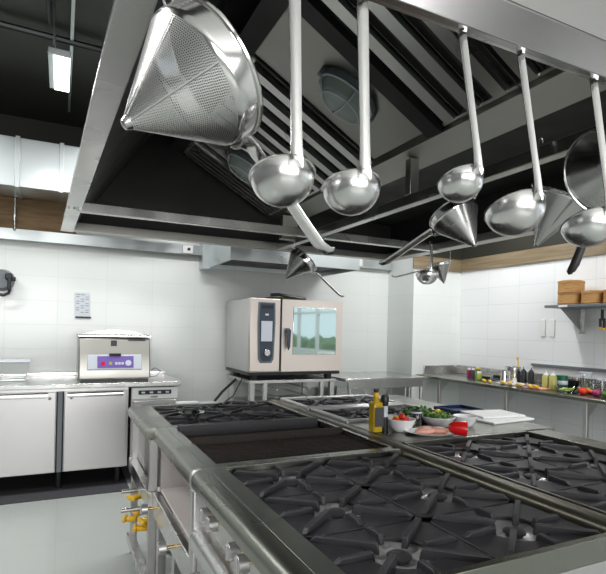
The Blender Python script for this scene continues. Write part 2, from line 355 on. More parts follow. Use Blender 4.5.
# canopy: four side sheets and the top, stainless inside with its shade painted dark
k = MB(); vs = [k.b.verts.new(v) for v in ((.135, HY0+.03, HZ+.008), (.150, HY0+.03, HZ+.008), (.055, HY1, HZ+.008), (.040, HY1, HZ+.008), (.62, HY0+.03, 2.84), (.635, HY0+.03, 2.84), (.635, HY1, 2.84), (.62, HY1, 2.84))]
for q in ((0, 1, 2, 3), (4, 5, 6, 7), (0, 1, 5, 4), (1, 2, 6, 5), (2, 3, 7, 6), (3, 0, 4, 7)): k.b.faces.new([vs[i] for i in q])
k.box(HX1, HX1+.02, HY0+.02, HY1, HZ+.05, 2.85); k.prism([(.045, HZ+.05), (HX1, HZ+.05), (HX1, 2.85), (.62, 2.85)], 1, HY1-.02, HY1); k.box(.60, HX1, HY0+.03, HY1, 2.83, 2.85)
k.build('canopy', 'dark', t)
MB().prism([(HX0+.02, HZ+.06), (HX1+.02, HZ+.06), (HX1+.02, 2.85), (.60, 2.85)], 1, HY0+.015, HY0+.03).build('front_sheet', 'bright', t, bevel=.003)
k = MB(); k.prism([(HY0-.002, HZ), (HY0+.012, HZ), (HY0+.012, HZ+.066), (HY0-.028, HZ+.066), (HY0-.030, HZ+.060), (HY0-.006, HZ)], 0, HX0+.06, HX1+.02); k.build('lip', 'hoodlip', t, bevel=.002)
# inner gutter of the near lip, where the ladles hook in
bx(HX0+.05, HX1-.05, HY0+.012, HY0+.035, HZ+.012, HZ+.016).build('lip_flange', 'steel', t)
k = MB(); ax0, ax1 = (.085, .155), (-.012, .062)
k.prism([(ax0[0], HY0+.02), (ax0[1], HY0+.02), (ax1[1], HY1+.02), (ax1[0], HY1+.02)], 2, HZ-.004, HZ+.010); k.build('lip', 'steel_h', t, bevel=.003)
bx(HX1-.07, HX1+.03, HY0+.02, HY1, HZ, HZ+.05).build('lip', 'hood', t, bevel=.003)
bx(.06, HX1+.03, HY1-.055, HY1+.02, HZ, HZ+.05).build('lip', 'hood', t, bevel=.003)
k = MB()
for i in range(2):
    for j in (0, 1): k.ball((.0+.022+.024*j+.004, 2.83+.028*i, HZ-.004), .0045, sub=2)
    for j in (0, 1): k.ball((.058+j*.012, 2.83+.028*i, HZ-.004), .0045, sub=2)
k.build('rivets', 'steel', t)
# gutter between the two filter banks
k = MB(); k.prism([(1.395, 2.26), (1.40, 2.222), (1.59, 2.205), (1.595, 2.26), (1.587, 2.26), (1.582, 2.216), (1.41, 2.232), (1.405, 2.26)], 1, HY0+.04, HY1-.02)
k.build('grease_gutter', 'hood', t, bevel=.002)
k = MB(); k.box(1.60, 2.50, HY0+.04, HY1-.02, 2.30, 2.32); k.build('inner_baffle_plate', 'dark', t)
# filter banks on slopes
e1 = Vector((.65, 0, -.37)).normalized(); LS = math.hypot(.65, .37)
def slope(side):
    if side < 0: return Matrix(((e1.x, 0, e1.z, .75), (0, 1, 0, 0), (e1.z, 0, -e1.x, 2.62), (0, 0, 0, 1)))
    return Matrix(((-e1.x, 0, -e1.z, 2.21), (0, 1, 0, 0), (e1.z, 0, -e1.x, 2.62), (0, 0, 0, 1)))
def filt(y0, y1, n, side):
    m = slope(side); k = MB(); p = (y1-y0)/n
    for i in range(n):
        yc = y0+p*(i+.5); wd = p*.21
        k.box(.02, LS-.01, yc-wd, yc+wd, .018, .024, m); k.box(.02, LS-.01, yc-wd, yc-wd+.003, -.002, .022, m); k.box(.02, LS-.01, yc+wd-.003, yc+wd, -.002, .022, m)
    kk = k; k = MB()
    for i in range(n+1):
        yc = min(max(y0+p*i, y0+p*.2), y1-p*.2); wd = p*.20
        k.box(.02, LS-.01, yc-wd, yc+wd, -.028, -.024, m); k.box(.02, LS-.01, yc-wd, yc-wd+.003, -.026, .004, m); k.box(.02, LS-.01, yc+wd-.003, yc+wd, -.026, .004, m)
    kk.box(0, .022, y0+.003, y1-.003, -.03, .012, m); kk.box(LS-.012, LS, y0+.003, y1-.003, -.03, .006, m)
    f = kk.build('baffle_filter', 'filt', t, bevel=0, smooth=30); k.build('rear_baffles', 'baff', f, smooth=30)
for side in (-1, 1):
    filt(.86, 1.24, 3, side); filt(1.24, 1.62, 3, side); filt(2.14, 2.52, 3, side); filt(2.52, 2.88, 3, side); filt(3.24, 3.52, 5, side)
    m = slope(side)
    for (a, b) in ((1.70, 2.13), (2.89, 3.23)):
        MB().box(0, LS, a, b, -.02, -.008, m).build('lamp_panel', 'hood', t, bevel=.002)
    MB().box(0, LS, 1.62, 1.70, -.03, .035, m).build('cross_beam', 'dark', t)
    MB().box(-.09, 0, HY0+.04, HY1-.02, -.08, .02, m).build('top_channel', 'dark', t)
MB().box(.76, .96, HY0+.05, 3.5, 2.71, 2.829).build('exhaust_collar', 'hood', t)
def bulkhead(yc, side, s, lab):
    m = slope(side) @ Matrix.Translation((s, yc, -.008))
    q = thing('bulkhead_lamp', lab, 'lamp', m=m)
    sc = Matrix.Diagonal((1.0, .60, 1, 1))
    MB().lathe([(0, 0), (.142, 0), (.145, .012), (.138, .026), (.12, .026), (.12, .012), (0, .012)], sc, 48).build('base', 'grey', q, local=True)
    MB().lathe([(.122, .014), (.120, .045), (.105, .078), (.07, .092), (0, .096)], sc, 48).build('glass_cover', 'lens', q, local=True)
    k = MB(); el = lambda a, f, z: (math.cos(a)*.135*f, math.sin(a)*.082*f, z)
    k.tube([el(2*PI*i/48, 1.0, .036) for i in range(48)], .0045, closed=True); k.tube([el(2*PI*i/48, .72, .092) for i in range(48)], .0035, closed=True)
    for a in (PI/2, -PI/2, .02, PI): k.tube([el(a, 1, .036), el(a, .97, .07), el(a, .72, .094)], .0035)
    k.tube([el(PI/2, .72, .094), el(PI/2, .3, .103), el(-PI/2, .3, .103), el(-PI/2, .72, .094)], .0035)
    k.build('wire_guard', 'screen', q, local=True)
    for a in (0, PI):
        MB().box(math.cos(a)*.143-.012, math.cos(a)*.143+.012, -.012, .012, .0, .04).build('clip', 'grey', q, local=True, bevel=.003)
bulkhead(1.88, -1, .40, 'oval bulkhead lamp with wire guard in hood, the nearer and larger one')
bulkhead(3.06, -1, .36, 'oval bulkhead lamp with wire guard in hood, the farther one behind the chinois')
# hanging rack of square tubes below the hood
t = thing('utensil_rack', 'cross of square stainless tubes under the hood from which strainers hang', 'rack', (1.475, 2.9, 1.99))
bx(.06, HX1-.05, 2.875, 2.92, 1.99, 2.04).build('rail', 'steel', t, bevel=.003)
bx(1.452, 1.497, HY0+.02, HY1-.03, 1.992, 2.042).build('rail', 'steel', t, bevel=.003)
MB().box(1.43, 1.52, 2.85, 2.945, 1.984, 1.992).cyl((1.475, 2.9, 1.984), (1.475, 2.9, 1.972), .012).build('joint_plate', 'bright', t, bevel=.002)
bx(1.40, 1.52, 3.28, 3.34, 2.04, 2.21).build('hanger_bracket', 'hood', t, bevel=.003)
bx(1.45, 1.50, 1.9, 1.94, 2.04, 2.21).build('hanger_bracket', 'hood', t, bevel=.003)
# ============================================================ wall hood over the oven
t = thing('wall_hood', 'smaller bright steel extractor hood on the back wall above the oven', 'extractor hood', (2.1, 5.1, 2.05))
k = MB(); k.prism([(4.62, 2.05), (4.62, 2.30), (5.49, 2.42), (5.49, 2.30), (5.49, 2.05), (5.47, 2.05), (5.47, 2.28), (4.64, 2.17), (4.64, 2.05)], 0, 1.46, 2.86); k.build('hood_front', 'galv', t, bevel=.003)
bx(1.44, 1.462, 4.62, 5.49, 2.05, 2.40).build('side_panel', 'galv', t); bx(2.858, 2.88, 4.62, 5.49, 2.05, 2.40).build('side_panel', 'galv', t)
bx(1.462, 2.858, 4.66, 5.47, 2.10, 2.14).build('filter_panel', 'dark', t)
bx(1.36, 1.44, 5.35, 5.49, 2.03, 2.42).build('end_box', 'galv', t, bevel=.003)
# ============================================================ cooking block
ZT = .90
def nose(k, x, y0, y1, z0=.838, z1=.90, d=.06, s=-1):
    """rolled front edge of a top, facing -x"""
    pts = [(x+d, z1), (x+.03, z1), (x+.012, z1-.006), (x+.002, z1-.02), (x, z1-.036), (x, z0+.006), (x+.008, z0), (x+d, z0)]
    k.prism([(a, b) for a, b in pts], 1, y0, y1)
def frame_top(k, x0, x1, y0, y1, ix0, ix1, iy0, iy1, z0=.86, z1=.90):
    k.box(x0, x1, y0, iy0, z0, z1); k.box(x0, x1, iy1, y1, z0, z1); k.box(x0, ix0, iy0, iy1, z0, z1); k.box(ix1, x1, iy0, iy1, z0, z1)
def burner(parent, x, y, hw, hd, rot=0, z=.872, fins=True):
    """open burner under a cast support: a square plate with a round mouth and raised radiating bars"""
    m = T(x, y, 0, rot)
    k = MB(); k.lathe([(0, z-.022), (.075, z-.022), (.090, z-.012), (.092, z-.006), (.084, z-.008), (.066, z-.016), (0, z-.017)], T(x, y, 0), 32)
    k.build('drip_cup', 'foil', parent)
    k = MB(); k.lathe([(0, z-.016), (.022, z-.016), (.023, z-.008), (.030, z-.006), (.030, z-.002), (.022, z+.003), (0, z+.004)], T(x, y, 0), 28)
    b = k.build('burner_cap', 'iron', parent)
    k = MB(); seg = 32; r = .084; g = .0025
    top = []; 
    for sgn in (0, 1):
        zz = z-.004+sgn*.010
        inner = [k.b.verts.new((x+r*math.cos(2*PI*i/seg), y+r*math.sin(2*PI*i/seg), zz)) for i in range(seg)]
        outer = []
        for i in range(seg):
            a = 2*PI*i/seg; ca, sa = math.cos(a), math.sin(a)
            q = min((hw-g)/abs(ca) if abs(ca) > 1e-6 else 9, (hd-g)/abs(sa) if abs(sa) > 1e-6 else 9)
            outer.append(k.b.verts.new((x+q*ca, y+q*sa, zz)))
        top.append((inner, outer))
    (i0, o0), (i1, o1) = top
    for i in range(seg):
        j = (i+1) % seg
        k.b.faces.new((i1[i], o1[i], o1[j], i1[j])); k.b.faces.new((i0[i], i0[j], o0[j], o0[i])); k.b.faces.new((i0[i], i1[i], i1[j], i0[j])); k.b.faces.new((o0[i], o0[j], o1[j], o1[i]))
    # raised bars: wedge profile, tall towards the mouth
    def fin(a, off, r0, r1, h=.030, th=.0075):
        mm = T(x, y, 0) @ Matrix.Rotation(a, 4, 'Z') @ Matrix.Translation((0, off, 0))
        prof = [(r0, z-.006), (r0+.006, z+h-.002), (r0+.014, z+h), (r1-.016, z+h-.002), (r1, z+.008)]
        A = [k.b.verts.new(mm @ Vector((p[0], -th, p[1]))) for p in prof]; B = [k.b.verts.new(mm @ Vector((p[0], th, p[1]))) for p in prof]
        n = len(prof); k.b.faces.new(A); k.b.faces.new(B[::-1])
        for i in range(n): k.b.faces.new((A[i], B[i], B[(i+1) % n], A[(i+1) % n]))
    for q in range(4):
        a = q*PI/2+rot; lim = hw if abs(math.cos(a)) > .7 else hd
        fin(a, .0, .070, lim-.010, .022, .0075); fin(math.atan2(math.sin(a+PI/4)*hd, math.cos(a+PI/4)*hw), .0, .046, math.hypot(hw, hd)*.90, .024, .0080)
    k.build('pan_support', 'iron', parent, bevel=.0025, smooth=30)
def knob(x, y, z, parent):
    k = MB(); k.cyl((x+.016, y, z), (x-.014, y, z), .025, .0235, 28); k.box(x-.018, x-.011, y-.005, y+.005, z-.021, z+.021)
    o = k.build('knob', 'bright', parent, bevel=.0015)
    MB().cyl((x+.015, y, z), (x+.060, y, z), .0065, seg=12).build('shaft', 'brass', o)
def legs(parent, pts, z1, r=.022, mat='steel_v'):
    for (x, y) in pts:
        o = MB().box(x-r, x+r, y-r, y+r, .03, z1).build('leg', mat, parent, bevel=.003)
        MB().cyl((x, y, 0), (x, y, .032), r*.9, seg=16).build('foot', 'black', o)
# ---- near left range, six burners
def range_left():
    t = thing('gas_range', 'nearest six burner gas range with steel knobs along its left front edge', 'stove', (.93, 1.29, 0))
    y0, y1, x0, x1 = .80, 1.765, .42, 1.315
    k = MB(); nose(k, x0, y0, y1); k.box(.48, .54, y0, y1, .84, .90); k.box(.54, x1, y0, .82, .84, .90); k.box(.54, x1, 1.742, y1, .84, .90); k.build('top_frame', 'top', t, bevel=.0015)
    bx(.54, x1, .82, 1.742, .842, .852).build('hob_tray', 'plate', t)
    for yi, y in enumerate((.973, 1.281, 1.589)):
        for x in (.735, 1.115): burner(t, x, y, .188, .152)
    bx(x0+.065, x1, y0+.001, .812, .16, .839).build('end_panel', 'bright', t, bevel=.002)
    bx(.47, x1, .813, y1-.05, .16, .841).build('body', 'steel_v', t)
    bx(x0, .50, y1-.056, y1-.002, .10, .838).build('corner_post', 'bright', t, bevel=.008, seg=3)
    bx(x0, .475, y0+.002, y0+.04, .10, .838).build('corner_post', 'bright', t, bevel=.008, seg=3)
    p = bx(.495, .51, y0+.04, y1-.053, .715, .838).build('control_panel', 'rail', t, bevel=.002)
    for y in (1.615, 1.535, 1.325, 1.245, 1.03, .95): knob(.437, y, .787, t)
    k = MB(); nose(k, .415, y0+.04, y1-.053, .640, .712, .06); k.build('ledge', 'steel_h', t, bevel=.001)
    k = MB(); nose(k, x0-.003, y1-.022, y1-.001, .836, .903, .04); k.build('end_cap', 'bright', t, bevel=.003)
    d = bx(.437, .470, y0+.05, y1-.06, .20, .625).build('oven_door', 'bright', t, bevel=.006)
    MB().tube([(.43, y0+.12, .585), (.398, y0+.12, .585), (.394, y0+.14, .585), (.394, y1-.15, .585), (.398, y1-.13, .585), (.43, y1-.13, .585)], .011, 10).build('door_handle', 'polish', d)
    legs(t, ((.50, .86), (.50, 1.71), (1.26, .86), (1.26, 1.71)), .16)
range_left()
# ---- the rounded flue rail between the two rows
t = thing('flue_rail', 'long rounded dark steel rail between the two rows of burners', 'rail', (1.36, 2.0, .84))
k = MB(); a0 = [(1.318, .842)]+[(1.361+.043*math.cos(PI-i*PI/10), .882+.022*math.sin(PI-i*PI/10)) for i in range(11)]+[(1.404, .842)]
k.prism(a0, 1, .80, 3.28); k.build('rail_body', 'rail', t, smooth=50)
bx(1.34, 1.385, .82, 3.26, .12, .842).build('service_spine', 'steel_v', t)
# ---- near right range
t = thing('gas_range', 'six burner gas range on the right row, beyond the rounded rail', 'stove', (1.86, 1.33, 0))
y0, y1, x0, x1 = .80, 1.86, 1.406, 2.33
k = MB(); k.box(x0, x0+.01, y0, y1, .86, .90); k.box(x0, x1, y0, .815, .84, .90); k.box(x0, x1, y1-.02, y1, .84, .90); k.box(2.185, x1, y0, y1, .84, .90)
k.build('top_frame', 'top', t, bevel=.0015)
bx(x0, 2.185, .815, y1-.02, .842, .852).build('hob_tray', 'plate', t)
for y in (.985, 1.325, 1.665):
    for x in (1.605, 1.985): burner(t, x, y, .188, .168)
bx(x0, x1-.07, y0+.001, .812, .16, .839).build('end_panel', 'bright', t, bevel=.002)
bx(x0, x1-.05, .813, y1-.01, .16, .841).build('body', 'steel_v', t)
for y in (.93, 1.03, 1.28, 1.38, 1.62, 1.72):
    MB().cyl((2.28, y, .787), (2.315, y, .787), .023, seg=24).build('knob', 'bright', t, bevel=.0015)
legs(t, ((1.46, .86), (1.46, 1.80), (2.24, .86), (2.24, 1.80)), .16)
# ---- chargrill unit
t = thing('chargrill', 'blackened double griddle and chargrill in the middle of the left row', 'grill', (.86, 2.17, 0))
y0, y1, x0, x1 = 1.767, 2.545, .42, 1.315
k = MB(); nose(k, x0, y0, y1); k.box(.48, .525, y0, y1, .84, .90); k.box(.525, x1, y0, 1.80, .84, .90); k.box(.525, x1, 2.515, y1, .84, .90); k.box(1.295, x1, y0, y1, .84, .90); k.build('top_frame', 'top', t, bevel=.0015)
k = MB(); k.box(.525, 1.295, 1.80, 2.515, .79, .80)
k.build('fire_tray', 'plate', t)
k = MB(); n = 26
for i in range(n):
    y = 1.815+i*.0145; k.box(.535, 1.285, y, y+.0085, .856, .878+.002*(i % 3))
k.box(.53, .54, 1.81, 2.195, .85, .888); k.box(1.28, 1.29, 1.81, 2.195, .85, .888)
k.build('grill_bars', 'char', t, bevel=.0015)
bx(.53, 1.29, 2.195, 2.212, .80, .912).build('divider', 'char', t, bevel=.003)
bx(.53, 1.29, 2.215, 2.46, .82, .866).build('griddle_plate', 'char', t, bevel=.003)
bx(.53, 1.29, 2.462, 2.513, .80, .915).build('rear_splash', 'iron', t, bevel=.003)
k = MB(); k.box(.46, .53, y0, y1, .79, .84); k.box(.95, 1.29, y0, y1, .16, .822); k.box(.46, .95, y1-.012, y1, .47, .789); k.box(.46, .95, y0, y0+.012, .47, .789); k.build('body', 'bright', t, bevel=.001)
k = MB(); k.box(.60, .612, y0+.012, y1-.012, .60, .788); k.box(.46, .612, y0+.012, y1-.012, .588, .60); k.build('niche_sheet', 'pale', t, bevel=.001)
bx(.425, .46, y0, y1, .475, .585).build('lower_fascia', 'steel_h', t, bevel=.004)
for y in (2.46, 2.00):
    knob(.372, y, .535, t)
k = MB(); k.tube([(.60, 1.9, .40), (.60, 2.5, .40)], .014); k.tube([(.60, 2.1, .40), (.60, 2.1, .10), (.85, 2.1, .10)], .014); k.build('gas_pipe', 'steel', t)
bx(.47, 1.25, 1.80, 2.53, .12, .14).build('lower_shelf', 'steel', t)
legs(t, ((.465, 2.51), (.465, 2.14), (1.24, 2.50), (1.24, 1.80)), .474, .020, 'bright')
bx(.425, .462, 1.770, 1.806, .10, .475).build('corner_post', 'bright', t, bevel=.005)
# ---- far left wok range
t = thing('gas_range', 'far left open gas range with loose wire pan rings on it', 'stove', (.86, 2.92, 0))
y0, y1, x0, x1 = 2.547, 3.28, .385, 1.315
k = MB(); nose(k, x0, y0, y1, .845); k.box(.445, .52, y0, y1, .84, .90); k.box(.52, x1, y0, 2.575, .84, .90); k.box(.52, x1, 3.25, y1, .84, .90); k.box(1.295, x1, y0, y1, .84, .90); k.build('top_frame', 'top', t, bevel=.0015)
bx(.52, 1.295, 2.575, 3.25, .835, .85).build('hob_tray', 'plate', t)
for x in (.715, 1.10):
    for y in (2.745, 3.075): burner(t, x, y, .188, .160)
bx(.445, 1.29, y1-.3, y1-.005, .47, .838).build('body', 'bright', t, bevel=.002)
bx(.60, .615, y0, y1-.3, .60, .838).build('back_sheet', 'steel_v', t)
bx(.40, .44, y0, y1, .50, .585).build('lower_fascia', 'steel_h', t, bevel=.004)
bx(.395, .44, y0+.01, y1-.005, .07, .12).build('base_rail', 'steel_h', t, bevel=.004)
k = MB(); k.cyl((.455, 2.75, .44), (.30, 2.75, .44), .012); k.cyl((.455, 3.0, .46), (.33, 3.0, .46), .012); k.tube([(.46, 2.6, .45), (.46, 3.2, .45)], .014); k.tube([(.46, 2.85, .45), (.46, 2.85, .20), (.60, 2.85, .12)], .014); k.build('gas_pipe', 'steel', t)
for x, y, z, a in ((.40, 2.80, .40, .3), (.385, 2.70, .355, -.2), (.39, 2.93, .44, .5), (.41, 2.66, .40, .2), (.36, 2.92, .33, -.3)):
    m = T(x, y, z, a); o = MB().box(-.012, .045, -.022, .022, -.010, .012, m).box(-.028, -.008, -.036, .036, -.008, .016, m).build('gas_valve', 'yellow', t, bevel=.006)
    MB().cyl(m @ Vector((.0, 0, 0)), m @ Vector((.10, 0, 0)), .006, seg=10).build('valve_stem', 'brass', o)
legs(t, ((.43, 2.58), (.43, 3.24), (1.24, 2.60), (1.24, 3.24)), .838, .020, 'bright')
# wire rings and small pans lying on it
k = MB()
for cx, cy, r in ((.80, 2.98, .10), (1.0, 2.86, .11), (1.12, 3.06, .09), (.93, 3.1, .10), (.67, 2.86, .085)):
    pass
def ring(x, y, z, r, lab, tilt=0):
    m = T(x, y, z) @ Matrix.Rotation(tilt, 4, 'X'); k = MB()
    k.tube([m @ Vector((r*math.cos(2*PI*i/36), r*math.sin(2*PI*i/36), 0)) for i in range(36)], .006, closed=True)
    k.tube([m @ Vector((r*.55*math.cos(2*PI*i/30), r*.55*math.sin(2*PI*i/30), 0)) for i in range(30)], .005, closed=True)
    for i in range(4):
        a = i*PI/2+.4; k.tube([m @ Vector((r*f*math.cos(a), r*f*math.sin(a), 0)) for f in (.5, 1.15)], .005)
    tag(k.build('wire_pan_ring', 'iron', None), lab, 'pan ring', 'wire rings on the far range')
ring(1.08, 2.76, .914, .115, 'black wire pan ring on far left range, next to the griddle')
ring(1.05, 3.09, .914, .11, 'black wire pan ring on far left range, in front of the oven stand')
ring(.72, 3.0, .914, .10, 'black wire pan ring on far left range, close to its left edge')
t = thing('steel_dish', 'small crumpled steel dish on the far left range by its front edge', 'dish', (.66, 2.78, .91))
MB().lathe([(0, 0), (.045, 0), (.068, .022), (.070, .024), (.064, .022), (.043, .003), (0, .003)], T(.66, 2.76, .909), 28).build('dish_bowl', 'polish', t)
t = thing('food_scraper', 'pale handled scraper lying across the far left range', 'scraper', (.9, 3.15, .91))
MB().box(.66, .80, 3.16, 3.20, .912, .930).build('handle', 'cut', t, bevel=.006); MB().box(.80, .92, 3.13, 3.23, .914, .918).build('blade', 'polish', t)
# ---- right row: work counter and two far hobs
t = thing('work_counter', 'steel worktop section of the right row holding the ingredients', 'counter', (1.9, 2.1, 0))
k = MB(); k.box(1.406, 2.42, 1.862, 2.34, .862, .90); k.box(2.14, 2.42, 2.34, 3.28, .862, .90); k.build('worktop', 'top', t, bevel=.004)
bx(1.42, 2.38, 1.88, 2.33, .16, .861).build('cabinet_body', 'steel_v', t)
legs(t, ((1.47, 1.93), (1.47, 2.29), (2.36, 1.93), (2.36, 3.2)), .16)
def far_hob(y0, y1, lab):
    t = thing('double_burner_hob', lab, 'stove', (1.77, (y0+y1)/2, 0)); x0, x1 = 1.408, 2.135
    k = MB(); frame_top(k, x0, x1, y0, y1, x0+.03, x1-.03, y0+.03, y1-.03, .862, .915); k.build('top_frame', 'bright', t, bevel=.006)
    bx(x0+.03, x1-.03, y0+.03, y1-.03, .855, .868).build('hob_tray', 'plate', t)
    for x in (1.603, 1.940): burner(t, x, (y0+y1)/2, .164, (y1-y0)/2-.034, z=.888)
    bx(x0+.01, x1-.01, y0+.01, y1-.01, .16, .862).build('cabinet_body', 'steel_v', t)
    legs(t, ((x0+.06, y0+.06), (x0+.06, y1-.06), (x1-.06, y0+.06), (x1-.06, y1-.06)), .16)
far_hob(2.35, 2.80, 'white-edged double hob just behind the oil bottle'); far_hob(2.83, 3.28, 'white-edged double hob at the far end, before the oven stand')
# ============================================================ back wall line
def ony(px, py, y):
    d = ray(px, py); return Vector((0, 0, H))+d*(y/d.y)
# refrigerated counter
t = thing('refrigerated_counter', 'low stainless refrigerated counter with two large doors along the white back wall', 'refrigerator', (-.42, 5.05, 0))
k = MB(); k.box(-1.32, .555, 4.68, 5.40, .16, .862); k.build('body', 'steel_v', t, bevel=.002)
k = MB(); k.box(-1.33, 1.0, 4.625, 5.42, .862, .902); k.build('worktop', 'steel_h', t, bevel=.006)
bx(-1.33, 1.0, 5.40, 5.42, .902, .935).build('upstand', 'steel_h', t, bevel=.003)
for a, b in ((-1.28, -.665), (-.605, -.022), (.045, .535)):
    d = bx(a, b, 4.65, 4.68, .165, .835).build('door', 'bright', t, bevel=.004)
    k = MB(); k.prism([(4.65, .83), (4.628, .822), (4.622, .80), (4.626, .788), (4.632, .80), (4.64, .812), (4.65, .815)], 0, a+.02, b-.06 if b < 0 else b-.03); k.build('handle', 'polish', d)
    MB().cyl((b-.045 if b < .1 else a+.05, 4.65, .782), (b-.045 if b < .1 else a+.05, 4.645, .782), .012).build('lock', 'grey', d)
bx(-.018, .041, 4.668, 4.681, .165, .835).build('door_seal', 'dark', t); bx(-.661, -.609, 4.668, 4.681, .165, .835).build('door_seal', 'dark', t)
tag(bx(-.006, .028, 4.655, 4.669, .165, .835).build('mullion', 'grey', t), 'grey mullion between the doors')
for x in (-1.2, -.63, .01, .48):
    for y in (4.76, 5.3): MB().cyl((x, y, .008), (x, y, .16), .022).build('leg', 'black', t)
t0 = bx(-2.9, .56, 4.475, 5.45, 0, .008).build('floor_mat', 'mat'); tag(t0, 'dark rubber floor mat lying under and before the refrigerated counter', 'mat')  # one dark tone for the mat and the shade under the counter
# under-counter machine
t = thing('undercounter_machine', 'small undercounter machine with black control strip right of the fridge doors', 'appliance', (.77, 5.0, 0))
bx(.575, .985, 4.67, 5.38, .10, .855).build('body', 'bright', t, bevel=.005)
d = bx(.59, .97, 4.645, 4.668, .16, .735).build('door', 'bright', t, bevel=.006)
bx(.66, .90, 4.638, 4.646, .655, .70).build('handle_recess', 'grey', d)
p = bx(.58, .98, 4.65, 4.672, .748, .852).build('control_panel', 'white', t, bevel=.004)
bx(.635, .92, 4.645, 4.651, .79, .826).build('display', 'black', p)
for i in range(4): bx(.66+i*.07, .69+i*.07, 4.641, 4.646, .80, .815).build('button', 'screen', p)
bx(.74, .80, 4.645, 4.651, .762, .772).build('badge', 'grey', p)
for x in (.63, .93):
    for y in (4.74, 5.3): MB().cyl((x, y, 0), (x, y, .10), .018).build('leg', 'black', t)
# vacuum sealer
t = thing('vacuum_sealer', 'tabletop chamber vacuum sealer with purple control panel on the fridge counter', 'vacuum sealer', (.44, 4.98, .902))
k = MB(); k.prism([(4.72, .925), (4.72, 1.00), (4.75, 1.14), (4.77, 1.285), (5.24, 1.30), (5.26, .925)], 0, .145, .745); k.build('housing', 'hood', t, bevel=.012, seg=3)
bx(.165, .73, 4.75, 5.24, .902, .924).build('base', 'black', t)
k = MB()
n = 14
pts = [(.15+.59*i/n, 1.311+.052*math.sin(PI*i/n)**.8) for i in range(n+1)]
k.prism([(.15, 1.305)]+pts+[(.74, 1.305)], 1, 4.82, 5.20); k.build('clear_lid', 'glass', t, smooth=60)
k = MB(); k.box(.135, .755, 4.76, 5.25, 1.292, 1.312); k.build('lid_frame', 'steel', t, bevel=.006)
m = T(.44, 4.742, 1.0) @ Matrix.Rotation(-.22, 4, 'X')
p = MB().box(-.225, .225, -.045, .0, .0, .135, m).build('control_box', 'screen', t, bevel=.006)
MB().box(-.145, .155, -.048, -.043, .016, .120, m).build('key_panel', 'purple', p)
MB().cyl(m @ Vector((.11, -.053, .058)), m @ Vector((.11, -.046, .058)), .026).build('dial', 'screen', p)
MB().box(-.115, -.085, -.051, -.046, .04, .068, m).build('stop_key', 'red', p)
MB().box(-.05, -.025, -.051, -.046, .045, .068, m).build('key', 'cress', p)
for i in range(3): MB().box(.0+i*.026, .020+i*.026, -.051, -.046, .044, .066, m).build('key', 'screen', p)
tag(MB().box(-.05, .05, -.060, -.02, .120, .145, m).build('latch', 'black', t, bevel=.006), 'black latch over the panel')
tag(bx(.405, .455, 4.748, 4.765, 1.215, 1.265).build('badge', 'black', t), 'square black badge'); tag(bx(.55, .70, 4.752, 4.768, 1.262, 1.274).build('badge', 'black', t), 'long thin black badge')
tag(MB().tube([(.70, 5.15, .96), (.78, 5.1, .95), (.83, 4.98, 1.0), (.88, 4.98, .97), (.84, 4.95, .925), (.74, 4.94, .915), (.66, 5.2, .915)], .005).build('power_cable', 'cord'), 'thin grey power cable looping out beside the vacuum sealer', 'cable')
# clear food boxes on the counter
t = thing('storage_box', 'translucent food storage box on the far left end of the fridge counter', 'box', (-.36, 5.1, .902))
k = MB(); k.prism([(-.50, .903), (-.52, 1.06), (-.24, 1.06), (-.26, .903)], 1, 4.95, 5.25); k.build('tub', 'glass', t, bevel=.008)
bx(-.53, -.23, 4.94, 5.26, 1.058, 1.072).build('lid', 'screen', t, bevel=.004)
t = thing('herb_tub', 'small tub of green herbs at the left edge behind the fridge doors', 'tub', (-.56, 4.9, .902))
MB().lathe([(0, .003), (.05, .003), (.062, .09), (.058, .09), (.047, .008), (0, .008)], T(-.55, 4.88, .902), 28).build('tub', 'screen', t)
k = MB()
for i in range(14): k.ball((-.55+random.uniform(-.035, .035), 4.88+random.uniform(-.035, .035), .985+random.random()*.035), .018, (1, 1, .4), 1, .3)
k.build('herbs', 'leaf', t)
# notice
t = thing('paper_notice', 'white paper notice with black clip taped to the tiles above the sealer', 'notice', (.20, YB-.005, 1.50))
bx(.12, .265, YB-.006, YB, 1.475, 1.72).build('sheet', 'paper', t)
bx(.13, .275, YB-.014, YB-.002, 1.462, 1.480).build('clip', 'black', t, bevel=.002)
k = MB()
for i in range(9):
    z = 1.695-i*.022
    for j in range(3):
        if (i+j) % 3 != 2: k.box(.135+j*.043, .135+j*.043+(.030 if i else .036), YB-.0075, YB-.006, z, z+.005)
k.build('printed_lines', 'grey', t)
# wall tool
t = thing('wall_can_opener', 'steel and black tool on wall bracket at the left picture edge', 'wall tool', (-.46, YB-.05, 1.70))
MB().cyl((-.50, YB-.002, 1.80), (-.50, YB-.09, 1.80), .105, .085, 28).build('drum', 'grey', t, bevel=.006)
MB().box(-.47, -.41, YB-.12, YB-.05, 1.80, 1.86).box(-.45, -.42, YB-.13, YB-.07, 1.70, 1.82).box(-.42, -.385, YB-.11, YB-.06, 1.79, 1.83).build('jaw', 'black', t, bevel=.01)
MB().tube([(-.43, YB-.10, 1.71), (-.44, YB-.10, 1.675), (-.48, YB-.10, 1.655), (-.54, YB-.10, 1.66)], .014).build('handle', 'black', t)
